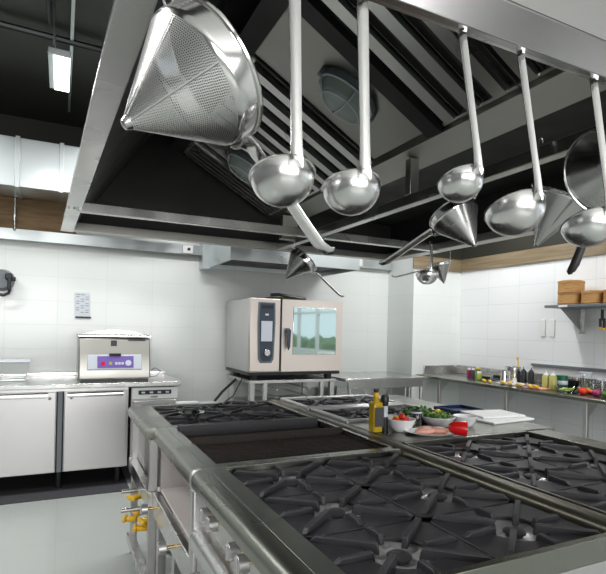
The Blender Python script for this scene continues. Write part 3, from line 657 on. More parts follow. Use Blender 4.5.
# ============================================================ combi oven on its stand
t = thing('oven_stand', 'open stainless stand carrying the combi oven, with black runners', 'stand', (2.15, 5.0, 0))
for x in (1.72, 2.62):
    for y in (4.72, 5.38):
        o = MB().box(x-.025, x+.025, y-.025, y+.025, .04, .86).build('leg', 'steel_v', t, bevel=.003); MB().cyl((x, y, 0), (x, y, .042), .02).build('foot', 'black', o)
k = MB(); k.box(1.68, 2.66, 4.68, 5.42, .855, .885); k.build('top_frame', 'bright', t, bevel=.003)
bx(1.68, 2.66, 4.69, 5.40, .60, .63).build('shelf', 'bright', t, bevel=.003); bx(1.68, 2.66, 4.69, 5.40, .20, .23).build('shelf', 'steel', t, bevel=.003)
for z in (.70, .78): bx(1.98, 2.00, 4.70, 5.38, z, z+.012).build('runner', 'steel', t); bx(2.34, 2.36, 4.70, 5.38, z, z+.012).build('runner', 'steel', t)
for x in (1.86, 2.50): bx(x-.02, x+.02, 4.70, 4.74, .63, .855).build('post', 'bright', t, bevel=.002)
t = thing('combi_oven', 'large pinkish steel combi oven with blue-grey control column and glass door', 'oven', (2.18, 5.0, .885))
OX0, OX1, OY = 1.665, 2.70, 4.65
bx(OX0, OX1, OY+.03, 5.42, .965, 1.70).build('housing', 'steel_v', t, bevel=.008)
bx(OX0, OX1, OY+.04, 5.40, .935, .966).build('base_tray', 'black', t)
for x in (OX0+.09, OX1-.11):
    for y in (OY+.10, 5.3): MB().cyl((x, y, .885), (x, y, .936), .035, .042, 16).build('foot', 'black', t)
pinks = steel('rose_steel', (.80, .71, .65), .34, .44, (30, 30, 3), 0, 2)
MT['pinks'] = pinks
c = bx(OX0, 1.985, OY, OY+.031, .975, 1.70).build('control_column', 'pinks', t, bevel=.008, seg=3)
bx(1.986, 2.002, OY+.012, OY+.031, .975, 1.70).build('door_gap', 'black', t)
k = MB(); k.prism([(1.745, 1.665), (1.925, 1.665), (1.930, 1.45), (1.918, 1.10), (1.895, 1.06), (1.775, 1.06), (1.752, 1.10), (1.740, 1.45)], 1, OY-.012, OY+.002); p = k.build('control_panel', 'grey', c, bevel=.006)
MT['navy'] = plain('navy_panel', (.045, .06, .085), .3)
k = MB(); k.prism([(1.762, 1.655), (1.908, 1.655), (1.912, 1.45), (1.900, 1.12), (1.88, 1.08), (1.79, 1.08), (1.770, 1.12), (1.758, 1.45)], 1, OY-.017, OY-.011); k.build('control_panel', 'navy', c, bevel=.003)
bx(1.775, 1.892, OY-.020, OY-.0165, 1.275, 1.475).build('touch_screen', 'screen', c)
bx(1.775, 1.895, OY-.020, OY-.0165, 1.60, 1.63).build('vent_slot', 'black', c); bx(1.815, 1.85, OY-.0195, OY-.0165, 1.53, 1.548).build('badge', 'screen', c)
MB().cyl((1.836, OY-.016, 1.165), (1.836, OY-.045, 1.165), .036, .032, 28).build('dial', 'polish', c, bevel=.003)
# door with window
d = MB(); x0, x1 = 2.003, OX1; wx0, wx1, wz0, wz1 = 2.135, 2.615, 1.155, 1.615
d.box(x0, wx0, OY, OY+.03, .975, 1.70); d.box(wx1, x1, OY, OY+.03, .975, 1.70); d.box(wx0, wx1, OY, OY+.03, .975, wz0); d.box(wx0, wx1, OY, OY+.03, wz1, 1.70)
d = d.build('door', 'pinks', t)
bx(wx0-.012, wx1+.012, OY-.004, OY+.006, wz0-.012, wz1+.012).build('window_pane', 'ovenglass', d, bevel=.012, seg=3)
k = MB(); k.box(2.03, 2.075, OY-.045, OY-.022, 1.36, 1.41); k.prism([(2.032, 1.40), (2.085, 1.40), (2.078, 1.22), (2.062, 1.185), (2.048, 1.22)], 1, OY-.052, OY-.030); k.box(2.04, 2.07, OY-.03, OY, 1.37, 1.40)
k.build('door_handle', 'navy', d, bevel=.008, seg=3)
for z in (1.67, 1.01): bx(OX1-.09, OX1+.004, OY+.006, OY+.05, z, z+.018).build('hinge', 'dark', d)
t = thing('oven_cloth', 'dark green and black folded cloth lying on top of the combi oven', 'cloth', (2.15, 4.85, 1.70))
MB().box(1.93, 2.30, 4.76, 5.0, 1.702, 1.728, Matrix.Identity(4)).build('cloth_fold', 'khaki', t, bevel=.010, seg=3)
MB().tube([(1.92, 4.77, 1.745), (2.0, 4.75, 1.752), (2.12, 4.75, 1.738), (2.32, 4.78, 1.722)], .016).build('rolled_edge', 'black', t)
tag(MB().tube([ony(236, 379, 5.0), ony(222, 392, 4.95), ony(204, 414, 4.9), (1.30, 4.9, .30), (1.28, 4.9, .016)], .014).build('drain_hose', 'black'), 'black drain hose hanging down behind the left side of the oven stand', 'hose')
tag(MB().tube([ony(243, 377, 4.86), ony(233, 396, 4.84), ony(216, 408, 4.82), (1.45, 4.8, .2), (1.5, 4.8, .008)], .006).build('power_cable', 'black'), 'thin black cable hanging from the oven stand towards the floor', 'cable')
# side table
t = thing('side_table', 'low stainless table with lower shelf between the oven and corner', 'table', (3.25, 5.0, 0))
bx(2.74, 3.84, 4.62, 5.38, .855, .885).build('tabletop', 'steel_h', t, bevel=.004)
bx(2.80, 3.80, 4.66, 4.69, .77, .855).build('apron', 'steel_h', t, bevel=.003)
bx(2.80, 3.78, 4.68, 5.34, .30, .32).build('lower_shelf', 'steel', t, bevel=.003)
bx(2.84, 3.60, 4.98, 5.0, .34, .76).build('rear_panel', 'steel_h', t)
for x in (2.83, 3.79):
    for y in (4.68, 5.33):
        o = MB().cyl((x, y, .03), (x, y, .77), .020).build('leg', 'bright', t); MB().cyl((x, y, 0), (x, y, .032), .017).build('foot', 'black', o)
for x in (3.66, 3.72): MB().cyl((x, 4.80, .32), (x, 4.80, .77), .012).build('rod', 'bright', t)
# ============================================================ prep counter on the right wall
t = thing('prep_counter', 'long steel prep counter on square legs along the right wall', 'counter', (4.3, 3.4, 0))
TX, TZ = 3.93, .885
bx(TX, XR-.005, .4, PY-.005, TZ-.032, TZ).build('worktop', 'top', t, bevel=.004)
bx(XR-.03, XR-.005, .4, PY-.005, TZ, TZ+.105).build('upstand', 'steel_h', t, bevel=.003); bx(TX+.12, XR-.03, PY-.03, PY-.005, TZ, TZ+.105).build('upstand', 'steel_h', t, bevel=.003)
for y in (4.60, 3.62, 2.78, 1.6, .5):
    o = MB().box(TX+.05, TX+.085, y-.018, y+.018, .03, TZ-.033).build('leg', 'bright', t, bevel=.002); MB().cyl((TX+.067, y, 0), (TX+.067, y, .032), .016).build('foot', 'black', o)
    k = MB(); k.prism([(TX+.09, TZ-.033), (TX+.24, TZ-.033), (TX+.09, TZ-.16)], 1, y-.012, y+.012); k.build('bracket', 'steel_v', t)
# wall rail, sockets
t = thing('magnetic_rail', 'dark strip rail fixed on the tiles above the prep counter', 'rail', (XR-.02, 2.6, 1.07))
bx(XR-.028, XR-.001, 1.6, 3.85, 1.065, 1.092).build('rail_strip', 'grey', t, bevel=.002)
t = thing('wall_socket', 'pair of pale vertical sockets on the tiles under the shelf bracket', 'socket', (XR-.01, 3.67, 1.38))
for y in (3.72, 3.61):
    o = bx(XR-.014, XR-.001, y-.028, y+.028, 1.385, 1.565).build('plate', 'white', t, bevel=.003)
    for z in (1.43, 1.475, 1.52): MB().cyl((XR-.017, y, z), (XR-.013, y, z), .014, seg=16).build('outlet', 'white', o)
# ---- shelf with steamers
t = thing('wall_shelf', 'dark-edged steel wall shelf on triangular bracket holding bamboo steamers', 'shelf', (4.45, 2.6, 1.6))
bx(4.27, XR-.002, 1.7, 3.43, 1.665, 1.690).build('shelf_board', 'grey', t, bevel=.003)
for y in (3.28, 2.0):
    k = MB(); k.prism([(4.30, 1.664), (XR-.003, 1.664), (XR-.003, 1.43)], 1, y-.003, y+.003); k.box(XR-.006, XR-.002, y-.03, y+.03, 1.42, 1.664); k.build('bracket', 'steel', t)
tag(bx(4.262, 4.271, 3.18, 3.27, 1.668, 1.686).build('price_tag', 'paper', t), 'small white sticker')
def steamer(x, y, z, r, n, lab, lid=True, hb=.08):
    t = thing('bamboo_steamer', lab, 'steamer', (x, y, z), group='bamboo steamers on the wall shelf')
    for i in range(n):
        zz = z+i*hb; k = MB(); k.lathe([(r-.012, zz+.004), (r, zz), (r, zz+hb-.004), (r-.010, zz+hb-.004), (r-.012, zz+.004)], T(x, y, 0), 40)
        k.lathe([(r, zz+.012), (r+.005, zz+.014), (r+.005, zz+.024), (r, zz+.026)], T(x, y, 0), 40); o = k.build('basket', 'bamboo', t)
        MB().lathe([(0, zz+.008), (r-.012, zz+.008), (r-.012, zz+.014), (0, zz+.014)], T(x, y, 0), 40).build('slat_floor', 'bamboo', o)
    if lid:
        zz = z+n*hb; MB().lathe([(r+.003, zz-.002), (r+.003, zz+.022), (r*.8, zz+.030), (0, zz+.034), (0, zz+.028), (r-.01, zz+.01), (r-.01, zz-.002)], T(x, y, 0), 40).build('lid', 'bamboo', t)
steamer(4.44, 3.27, 1.691, .115, 2, 'tallest bamboo steamer stack, at the left end of the shelf', hb=.105)
steamer(4.44, 3.04, 1.691, .10, 1, 'low single bamboo steamer with a rounded lid beside the tall stack', hb=.10)
steamer(4.44, 2.815, 1.691, .11, 1, 'bamboo steamer cut by the right picture edge on the shelf', hb=.10)
# scissors / brushes hanging from the shelf
def hang_tool(y, lab):
    t = thing('kitchen_scissors', lab, 'scissors', (4.36, y, 1.66), group='tools hanging under the shelf')
    MB().tube([(4.36, y, 1.665), (4.345, y, 1.66), (4.345, y, 1.64), (4.36, y, 1.635)], .002, 6).build('hook', 'steel', t)
    MB().box(4.352, 4.368, y-.012, y+.012, 1.54, 1.64).build('blade', 'dark', t, bevel=.004)
    k = MB(); k.box(4.350, 4.370, y-.03, y-.008, 1.47, 1.56); k.box(4.350, 4.370, y+.006, y+.026, 1.48, 1.56); k.build('grip', 'black', t, bevel=.006)
    k = MB(); k.box(4.349, 4.371, y-.032, y-.008, 1.455, 1.475); k.box(4.349, 4.371, y+.006, y+.028, 1.462, 1.482); k.build('grip_end', 'yellow', t, bevel=.004)
hang_tool(2.90, 'black and yellow kitchen tool hanging under the shelf, the left one'); hang_tool(2.83, 'black and yellow kitchen tool under the shelf, at the picture edge')
# ============================================================ ladles on the near lip of the hood
def ladle_parts(t, r, L, wd_=.022, hook=True):
    """local frame: hook point at the origin, handle down -z, bowl towards -x"""
    k = MB(); D = r*.93; prof = []
    n = 14
    for i in range(n+1):
        a = i/n*PI/2; prof.append((r*math.sin(a), -D*math.cos(a)))
    prof = prof+[(r+.0022, .0012), (r+.0018, .003)]+[((r-.0015)*math.sin(PI/2*(1-i/n)), .002-(D+.0003)*math.cos(PI/2*(1-i/n))) for i in range(n+1)]
    prof[0] = (0, -D); prof[-1] = (0, .002-(D+.0003))
    bm_ = Matrix.Translation((-r*.97, 0, -L-r*.20)) @ Matrix.Rotation(-.24, 4, 'Y')
    k.lathe(prof, bm_, 48); k.build('bowl', 'ladle', t, local=True, smooth=50)
    k = MB()
    path = [(-r*.10, 0, -L-r*.42), (.0005, 0, -L-r*.22), (.003, 0, -L-.002), (.004, 0, -L+.012), (.0045, 0, -L+.03), (.004, 0, -L+.08), (.003, 0, -L*.5), (.002, 0, -.06), (.001, 0, -.02), (0, 0, .0)]
    w = [wd_*.9, wd_*1.2, wd_*1.12, wd_*1.0, wd_*.92, wd_*.88, wd_*.94, wd_*1.02, wd_*1.04, wd_*.95]
    k.strip(path, w, (0, 1, 0), t=.0016, dish=.0032); k.build('handle', 'ladle', t, local=True, smooth=50)
    if hook:
        k = MB(); k.strip([(0, 0, -.006), (-.001, 0, .010), (-.008, 0, .020), (-.018, 0, .018), (-.022, 0, .006)], [wd_*.85, wd_*.8, wd_*.7, wd_*.6, wd_*.5], (0, 1, 0), t=.0016, dish=.001)
        k.build('hook', 'ladle', t, local=True, smooth=50)
    MB().cyl((-.003, 0, -.022), (.004, 0, -.022), .0028, seg=12).build('rivet', 'dark', t, local=True)
def ladle(px, py, dist, r, swing, tilt, lab, group=None, ztop=2.012):
    """bowl centre under pixel px,py; swing = how far the grip stands to the right of the bowl"""
    c = ond(px, py, dist); rr, uu, ff = viewbasis(px, py); fh = Vector((ff.x, ff.y, 0)).normalized(); rh = Vector((rr.x, rr.y, 0)).normalized()
    xa = (-math.cos(swing)*fh+math.sin(swing)*rh).normalized()      # from bowl to grip
    za = Vector((0, 0, 1)); ya = za.cross(xa)
    Rm = Matrix((xa, ya, za)).transposed().to_4x4()
    tl = Matrix.Rotation(-tilt, 4, 'Y')
    L = (ztop-c.z)/math.cos(tilt)-.4*r
    m0 = Rm @ tl; off = m0 @ Vector((-r, 0, -L-.35*r)); m = Matrix.Translation(c-off) @ m0
    t = thing('ladle', lab, 'ladle', m=m, group=group); ladle_parts(t, r, L); return t, m.translation
for a in (
    (282, 181, .875, .0565, math.radians(23), .075, 'leftmost steel ladle hanging in front, next to the large perforated chinois'),
    (351, 192, .935, .054, math.radians(25), .075, 'second hanging steel ladle from the left, its long handle near picture centre'),
    (460, 184, 1.00, .0450, math.radians(46), .165, 'smallest of the front hanging ladles, in front of a solid cone strainer'),
    (514, 213, 1.08, .0620, math.radians(48), .165, 'wide shallow-looking steel ladle hanging fourth from the left'),
    (588, 227, 1.19, .0600, math.radians(44), .16, 'steel ladle hanging farthest right, overlapping the large strainer'),
):
    _, p = ladle(*a, group='ladles hanging from the near edge of the hood')
    print('ladle hook at', [round(v, 3) for v in p])
# ============================================================ conical strainers
def cone_strainer(name, lab, px, py, dist, r, h, apex, toward, hdir, hlen, perf=False, collar=.035, rack=None, hw=.024, mat='cone', hang='rack', hmat='polish'):
    """rim centre under px,py. apex, hdir: directions in the picture (right, up); toward = share of the axis coming at the viewer"""
    c = ond(px, py, dist); R, U, Fw = viewbasis(px, py)
    q = math.hypot(*apex); s = math.sqrt(1-toward*toward)
    ax = (R*apex[0]/q*s+U*apex[1]/q*s-Fw*toward).normalized()
    hd = (R*hdir[0]+U*hdir[1]); hd = (hd-ax*hd.dot(ax)).normalized(); ya = (-ax).cross(hd)
    m = Matrix((hd, ya, -ax)).transposed().to_4x4(); m.translation = c
    t = thing(name, lab, 'strainer', m=m)
    k = MB(); tip = r*.09
    prof = [(0, -h-.002), (tip*.7, -h), (tip, -h+.006)]
    body = [(tip, -h+.006), (r*.955, -collar)]
    if perf:
        nn = 24; pr = [(tip+(r*.955-tip)*i/nn, -h+.006+(h-.006-collar)*i/nn) for i in range(nn+1)]
        k.lathe(pr, None, 96, uv=True); k.build('perforated_cone', 'perf', t, local=True, smooth=60)
        k = MB(); k.lathe([(0, -h-.003), (tip*.8, -h-.001), (tip*1.12, -h+.006), (tip*1.25, -h+.014), (tip*1.1, -h+.014), (0, -h+.003)], None, 32); k.build('tip_cap', mat, t, local=True)
        k = MB()
        for a in (PI*.62, PI*1.22, PI*1.53):
            k.strip([(math.cos(a)*(tip*1.1+.001), math.sin(a)*(tip*1.1+.001), -h+.008), (math.cos(a)*(r*.955+.001), math.sin(a)*(r*.955+.001), -collar-.002)], [.003, .0045], (-math.sin(a), math.cos(a), 0), t=.0015, dish=.0004)
        k.build('seam_strip', 'ladle', t, local=True)
    else:
        nn = 10; pr = prof+[(tip+(r*.955-tip)*i/nn, -h+.006+(h-.006-collar)*i/nn) for i in range(1, nn+1)]
        k.lathe(pr, None, 72); k.build('cone_body', mat, t, local=True, smooth=60)
        k = MB(); a = PI*1.2
        k.strip([(math.cos(a)*(tip*.9), math.sin(a)*(tip*.9), -h+.002), (math.cos(a)*(r*.955+.0008), math.sin(a)*(r*.955+.0008), -collar-.002)], [.0025, .003], (-math.sin(a), math.cos(a), 0), t=.0012, dish=.0003); k.build('seam_strip', 'ladle', t, local=True)
    k = MB(); k.lathe([(r*.945, -collar-.001), (r*.985, -collar+.004), (r, -collar+.012), (r, -.003), (r+.0035, -.0025), (r+.0045, .001), (r+.003, .004), (r-.001, .003), (r-.0022, -.002), (r-.0022, -collar+.014), (r*.94, -collar+.002)], None, 96)
    k.build('collar', 'polish', t, local=True, smooth=35)
    k = MB(); x0 = r-.001
    k.strip([(x0, 0, -collar*.75), (x0+.006, 0, -collar*.45), (x0+.022, 0, -.012), (x0+hlen*.35, 0, -.008), (x0+hlen*.7, 0, -.006), (x0+hlen-.02, 0, -.004), (x0+hlen, 0, .004), (x0+hlen+.006, 0, .014)], [hw*1.7, hw*1.4, hw, hw*.85, hw*.85, hw*.9, hw*.8, hw*.5], (0, 1, 0), t=.0022, dish=-hw*.32)
    k.build('handle', hmat, t, local=True, smooth=50)
    # wire bow opposite the grip, and the hook up to what carries it
    k = MB(); k.tube([(-r*.985, -.018, -.004), (-r-.014, -.014, .002), (-r-.022, 0, .004), (-r-.014, .014, .002), (-r*.985, .018, -.004)], .0022, 8); k.build('rim_hook', 'ladle', t, local=True)
    return t, m
def s_hook(p0, p1, parent=None):
    p0, p1 = Vector(p0), Vector(p1); d = Vector((0, 0, .012)); sx = Vector((.012, 0, 0))
    k = MB(); k.tube([p0-sx, p0-sx*.9-d*.6, p0-d*.9, p0+sx*.4, p0+d, p1-d*2, p1-d, p1+sx*.2, p1+sx+d*.8, p1+sx*1.6+d*.2, p1+sx*1.6-d*.6], .0022, 8)
    return k.build('hanging_hook', 'steel', parent)
def onrack(px, py, x=None, y=None):
    d = ray(px, py); return x/d.x if x else y/d.y
G = 'S hooks'
big, mbig = cone_strainer('chinois', 'large perforated steel chinois with polished collar, nearest the camera at upper left', 213, 72, .83, .110, .180, (-90, -59), .50, (.745, -.60), .245, perf=True, collar=.044, hw=.036)
tp = mbig @ Vector((-.140, 0, .002)); s_hook((tp.x, tp.y, tp.z+.004), (tp.x, tp.y+.01, 2.02), big)
def rack_cone(px, py, x, y, rp, hp, hlp, *a, **k):
    """sizes given in picture pixels at the rack's own distance"""
    d = onrack(px, py, x, y); s = d/F
    t, m = cone_strainer('chinois', a[0], px, py, d, rp*s, hp*s, a[1], a[2], a[3], hlp*s, **k)
    v = m.translation; rim = m @ Vector((-rp*s, 0, 0)); s_hook((rim.x, rim.y, rim.z+.01), (rim.x, rim.y, 2.044), t)
rack_cone(452, 212, 1.475, None, 24, 44, 62, 'solid steel cone strainer behind the smallest front ladle, tip pointing down right', (24, -36), .42, (-.68, -.66), collar=.040, hw=.052, hmat='ladle')
rack_cone(562, 199, 1.475, None, 26, 52, 50, 'shiny cone strainer between the wide ladle and the right ladle, tip down left', (-23, -44), .22, (.35, -.93), collar=.010, hw=.022)
rack_cone(305, 259, 1.475, None, 15, 28, 38, 'small dark cone strainer hanging above the combi oven', (-19, -20), .25, (.62, -.66), collar=.045, hw=.030)
rack_cone(608, 172, 1.475, None, 44, 50, 62, 'big brushed strainer with dark rim cut by the right picture edge', (45, 22), .80, (-.50, -.86), collar=.008, hw=.030, hmat='dark')
rack_cone(439, 264, None, 2.9, 11, 20, 36, 'smallest cone strainer hanging far back between two ladle handles', (6, -22), .1, (-.85, -.50), collar=.02, hw=.026)
_, p = ladle(427, 276, onrack(427, 276, None, 2.86), .078, math.radians(20), .03, 'small far ladle hanging from the cross rack, with straight narrow handle', None, 2.02)
tag(s_hook(ond(572, 271, 1.75), ond(572, 261, 1.75)), 'tiny empty wire hook dangling under the dark strainer grip', 'hook')
# ============================================================ ingredients on the right row worktop
Z = .9005
def put(px, py, z=Z): return onz(px, py, z)
b = put(374, 432); x, y = b.x+.008, b.y
t = thing('oil_bottle', 'square glass bottle of golden olive oil with dark label and black stopper', 'bottle', (x, y, Z))
k = MB(); k.box(x-.026, x+.026, y-.026, y+.026, Z+.001, Z+.150); k.build('oil_fill', 'oil', t, bevel=.008, seg=3)
k = MB(); k.cyl((x, y, Z+.150), (x, y, Z+.168), .020, .0135); k.cyl((x, y, Z+.168), (x, y, Z+.196), .0125); k.build('neck', 'oil', t)
MB().box(x-.022, x+.0285, y-.0285, y-.026, Z+.03, Z+.125).box(x+.026, x+.0285, y-.028, y+.02, Z+.03, Z+.125).build('label', 'label', t)
tag(MB().cyl((x, y, Z+.176), (x, y, Z+.196), .0145).build('neck_band', 'yellow', t), 'pale yellow band'); MB().cyl((x, y, Z+.196), (x, y, Z+.212), .0125).cyl((x, y, Z+.209), (x, y, Z+.214), .015).build('stopper', 'black', t, bevel=.001)
x, y = x+.060, y+.012
t = thing('pepper_mill', 'tall slim black pepper mill with clear middle beside the oil bottle', 'pepper mill', (x, y, Z))
MB().lathe([(0, 0), (.020, 0), (.021, .004), (.019, .07), (.0, .07)], T(x, y, Z), 28).build('lower_body', 'black', t)
MB().lathe([(0, .07), (.018, .071), (.018, .082), (.016, .09), (.018, .125), (0, .125)], T(x, y, Z), 28).build('collar', 'screen', t)
MB().lathe([(0, .125), (.018, .126), (.020, .14), (.021, .165), (.016, .180), (0, .182)], T(x, y, Z), 28).build('head', 'black', t)
def bowl(px, py, r, h, lab, mat='ceramic', name='bowl'):
    p = put(px, py); t = thing(name, lab, 'bowl', p)
    MB().lathe([(0, .0), (r*.50, 0), (r*.56, .004), (r*.80, h*.45), (r, h), (r-.003, h+.002), (r*.76, h*.47), (r*.5, .008), (0, .007)], T(p.x, p.y, Z), 44).build('vessel', mat, t, smooth=50); return p, t
def pile(p, r, z, specs, name, lab, cat, mat, n, group=None):
    pass
# bowl of cherry tomatoes
p, _ = bowl(401, 431, .074, .062, 'small white bowl of cherry tomatoes behind the raw chicken plate')
for i, (dx, dy, dz) in enumerate(((-.034, 0, .054), (.0, -.026, .056), (.032, .005, .054), (-.008, .032, .056), (.012, .01, .068))):
    c = MB().ball((p.x+dx, p.y+dy, Z+dz), .018, (1, 1, .95), 3); tag(c.build('cherry_tomato', 'tomato' if i != 3 else 'pepper'), 'small red tomato heaped in the white bowl beside the pepper mill' if i != 3 else 'yellow cherry tomato at the back of the small white bowl', 'tomato', 'cherry tomatoes in the white bowl')
# small cup behind
p = put(389, 425); t = thing('small_cup', 'little pale cup standing between the pepper mill and tomato bowl', 'cup', p)
MB().lathe([(0, 0), (.022, 0), (.028, .05), (.026, .05), (.020, .004), (0, .004)], T(p.x+.02, p.y, Z), 28).build('cup_wall', 'white', t)
# glass
p = put(416, 428); t = thing('drinking_glass', 'clear straight glass jar standing between two white bowls', 'glass', p)
MB().lathe([(0, .0), (.026, 0), (.028, .004), (.028, .088), (.0265, .09), (.0255, .088), (.0255, .010), (0, .008)], T(p.x, p.y, Z), 32).build('glass_wall', 'glass', t)
MB().lathe([(.0282, .078), (.0295, .079), (.0295, .087), (.0282, .088)], T(p.x, p.y, Z), 32).build('rim_band', 'screen', t)
def leaves(name, lab, cat, px, py, dx, dz, n, mat, s=.022, accent=None):
    p = put(px, py); k = MB()
    for i in range(n):
        a = random.random()*2*PI; q = random.random()**.6; c = Vector((p.x+math.cos(a)*q*dx, p.y+math.sin(a)*q*dx, Z+dz+.020*(1-q)+random.random()*.012))
        m = Matrix.Translation(c) @ Matrix.Rotation(random.random()*6, 4, Vector((random.random()-.5, random.random()-.5, random.random())).normalized()) @ Matrix.Rotation(random.uniform(-.6, .6), 4, 'X')
        # a curled leaf blade
        pts = [(-1, 0, 0), (-.4, 0, .25), (.3, 0, .2), (1, 0, -.15)]
        k.strip([Vector(v)*s for v in pts], [s*.3, s*1.1, s*1.2, s*.25], (0, 1, 0), t=.001, dish=.004, m=m)
    o = k.build(name, mat); return tag(o, lab, cat, kind='stuff')
p, _ = bowl(438, 426, .090, .052, 'wide white bowl heaped with green salad leaves')
leaves('salad_leaves', 'dark green salad leaves heaped in the wide white bowl', 'salad', 437, 426, .062, .045, 60, 'leaf')
leaves('pale_salad_leaves', 'a few yellow-green leaves mixed on the salad in the wide bowl', 'salad', 436, 426, .05, .055, 16, 'cress', .016)
tag(MB().ball((p.x-.005, p.y, Z+.078), .017, (1.1, .8, .8), 3, .1).build('pepper_piece', 'pepper'), 'yellow pepper piece on top of the green salad', 'pepper')
p = put(421, 417); p.y = 2.255; t = thing('herb_tray', 'shallow dark tray of green herbs behind the salad bowl', 'tray', p)
k = MB(); k.prism([(-.11, 0), (-.12, .028), (-.116, .028), (-.107, .004), (.107, .004), (.116, .028), (.12, .028), (.11, 0)], 1, -.07, .07); k.b.transform(Matrix.Translation((p.x, p.y, Z))); k.build('tray_shell', 'black', t)
leaves('fresh_herbs', 'dark green herb sprigs lying in the tray behind the salad bowl', 'herbs', 420, 420, .095, .032, 90, 'leaf', .024)
# white bowl tilted by the red one
p, _ = bowl(465, 426, .066, .054, 'plain empty white bowl behind the red bowl')
p = put(462, 438); t = thing('red_bowl', 'glossy red bowl lying on its side in front of the white bowl', 'bowl', p)
m = Matrix.Translation((p.x, p.y, Z+.036)) @ Matrix.Rotation(YAW*-1+PI, 4, 'Z') @ Matrix.Rotation(math.radians(76), 4, 'Y')
r, h = .038, .068
m = Matrix.Translation((p.x+.036, p.y+.01, Z+.0385)) @ Matrix.Rotation(-YAW-.15, 4, 'Z') @ Matrix.Rotation(math.radians(-87), 4, 'Y') @ Matrix.Translation((0, 0, -.0))
MB().lathe([(0, .086), (.010, .085), (.022, .077), (.031, .058), (.035, .03), (.037, 0), (.035, 0), (.033, .03), (.029, .055), (.020, .073), (0, .081)], m, 40).build('vessel', 'red', t, smooth=60)
# plate with raw chicken
p = put(430, 434); t = thing('white_plate', 'oval white plate carrying raw chicken at the worktop front edge', 'plate', p)
k = MB(); mm = T(p.x, p.y, Z, -YAW) @ Matrix.Diagonal((1.15, .85, 1, 1))
k.lathe([(0, 0), (.075, 0), (.080, .003), (.106, .012), (.108, .014), (.104, .0145), (.078, .006), (0, .005)], mm, 48); k.build('plate_dish', 'ceramic', t, smooth=50)
for i, (dx, dy, a, s) in enumerate(((-.038, -.006, .3, 1.25), (.040, -.010, -.2, 1.25), (.0, .024, .1, 1.2))):
    m = T(p.x+dx, p.y+dy, Z+.019, a-YAW); tag(MB().ball((0, 0, 0), .04*s, (1.05, .55, .34), 4, .0, m).build('raw_chicken_fillet', 'meat'), ['pink raw chicken fillet on the plate, left one', 'pink raw chicken fillet on the plate, right one by the red bowl', 'pink raw chicken fillet lying at the back of the plate'][i], 'meat', 'raw chicken fillets on the white plate')
# boards, tray
def board(px, py, sx, sy, h, rz, z, lab, mat='cut', tilt=0):
    p = put(px, py); m = Matrix.Translation((p.x, p.y, z)) @ Matrix.Rotation(rz, 4, 'Z') @ Matrix.Rotation(tilt, 4, 'Y')
    return tag(MB().box(-sx/2, sx/2, -sy/2, sy/2, 0, h, m).build('chopping_board', mat, bevel=.003), lab, 'chopping board')
board(497, 419, .36, .24, .012, .10, .9005, 'lower white chopping board on the worktop beside the right burners')
board(492, 417, .30, .22, .012, -.12, .9135, 'upper white chopping board lying on the lower one')
p = put(464, 408); t = thing('blue_tray', 'dark blue shallow plastic tray behind the white chopping boards', 'tray', (2.33, 2.53, Z))
k = MB(); k.box(2.18, 2.41, 2.36, 2.56, Z, Z+.006); k.box(2.18, 2.187, 2.36, 2.56, Z, Z+.026); k.box(2.403, 2.41, 2.36, 2.56, Z, Z+.026); k.box(2.18, 2.41, 2.36, 2.367, Z, Z+.026); k.box(2.18, 2.41, 2.553, 2.56, Z, Z+.026); k.build('tray_shell', 'blue', t, bevel=.002)
# ============================================================ things on the prep counter
ZS = .886
def at(px, x, z=ZS):           # a spot on the prep counter at depth x, under column px
    d = ray(px, 380); s = x/d.x; return Vector((x, d.y*s, z))
def jar(px, x, r, h, body, cap, lab, name='spice_jar', cat='jar', caph=.02, r2=None):
    p = at(px, x); t = thing(name, lab, cat, p)
    MB().lathe([(0, 0), (r*.95, 0), (r, .004), (r2 or r, h-caph-.004), ((r2 or r)*.8, h-caph), (0, h-caph)], T(p.x, p.y, p.z), 24).build('jar_body', body, t)
    MB().lathe([(0, h-caph), (r*.82, h-caph), (r*.82, h), (0, h)], T(p.x, p.y, p.z), 24).build('cap', cap, t); return p
jar(469, 4.25, .022, .115, 'onion', 'white', 'leftmost spice jar on prep counter, reddish with pale cap'); jar(473, 4.22, .020, .12, 'label', 'white', 'slim dark spice jar second from the corner')
jar(479, 4.20, .030, .095, 'cress', 'white', 'pale squat spice jar with green label'); jar(478, 4.38, .028, .12, 'green', 'yellow', 'spice jar with yellow cap at the counter corner')
p = at(513, 4.34); t = thing('stock_pot', 'steel pot with upright side standing by the black bottles', 'pot', p)
MB().lathe([(0, 0), (.078, 0), (.08, .01), (.08, .165), (.083, .168), (.078, .168), (.077, .012), (0, .01)], T(p.x, p.y, p.z), 36).build('pot_wall', 'polish', t)
MB().tube([(p.x-.055, p.y-.058, p.z+.13), (p.x-.085, p.y-.07, p.z+.13), (p.x-.085, p.y-.03, p.z+.13), (p.x-.07, p.y-.035, p.z+.13)], .005).build('pot_handle', 'polish', t)
p = at(504, 4.22); t = thing('measuring_jug', 'small shiny jug left of the steel pot', 'jug', p)
MB().lathe([(0, 0), (.035, 0), (.04, .005), (.034, .12), (.036, .122), (.032, .12), (.036, .008), (0, .007)], T(p.x, p.y, p.z), 32).build('jug_wall', 'polish', t); MB().tube([(p.x, p.y+.036, p.z+.10), (p.x, p.y+.065, p.z+.08), (p.x, p.y+.038, p.z+.04)], .004).build('jug_handle', 'polish', t)
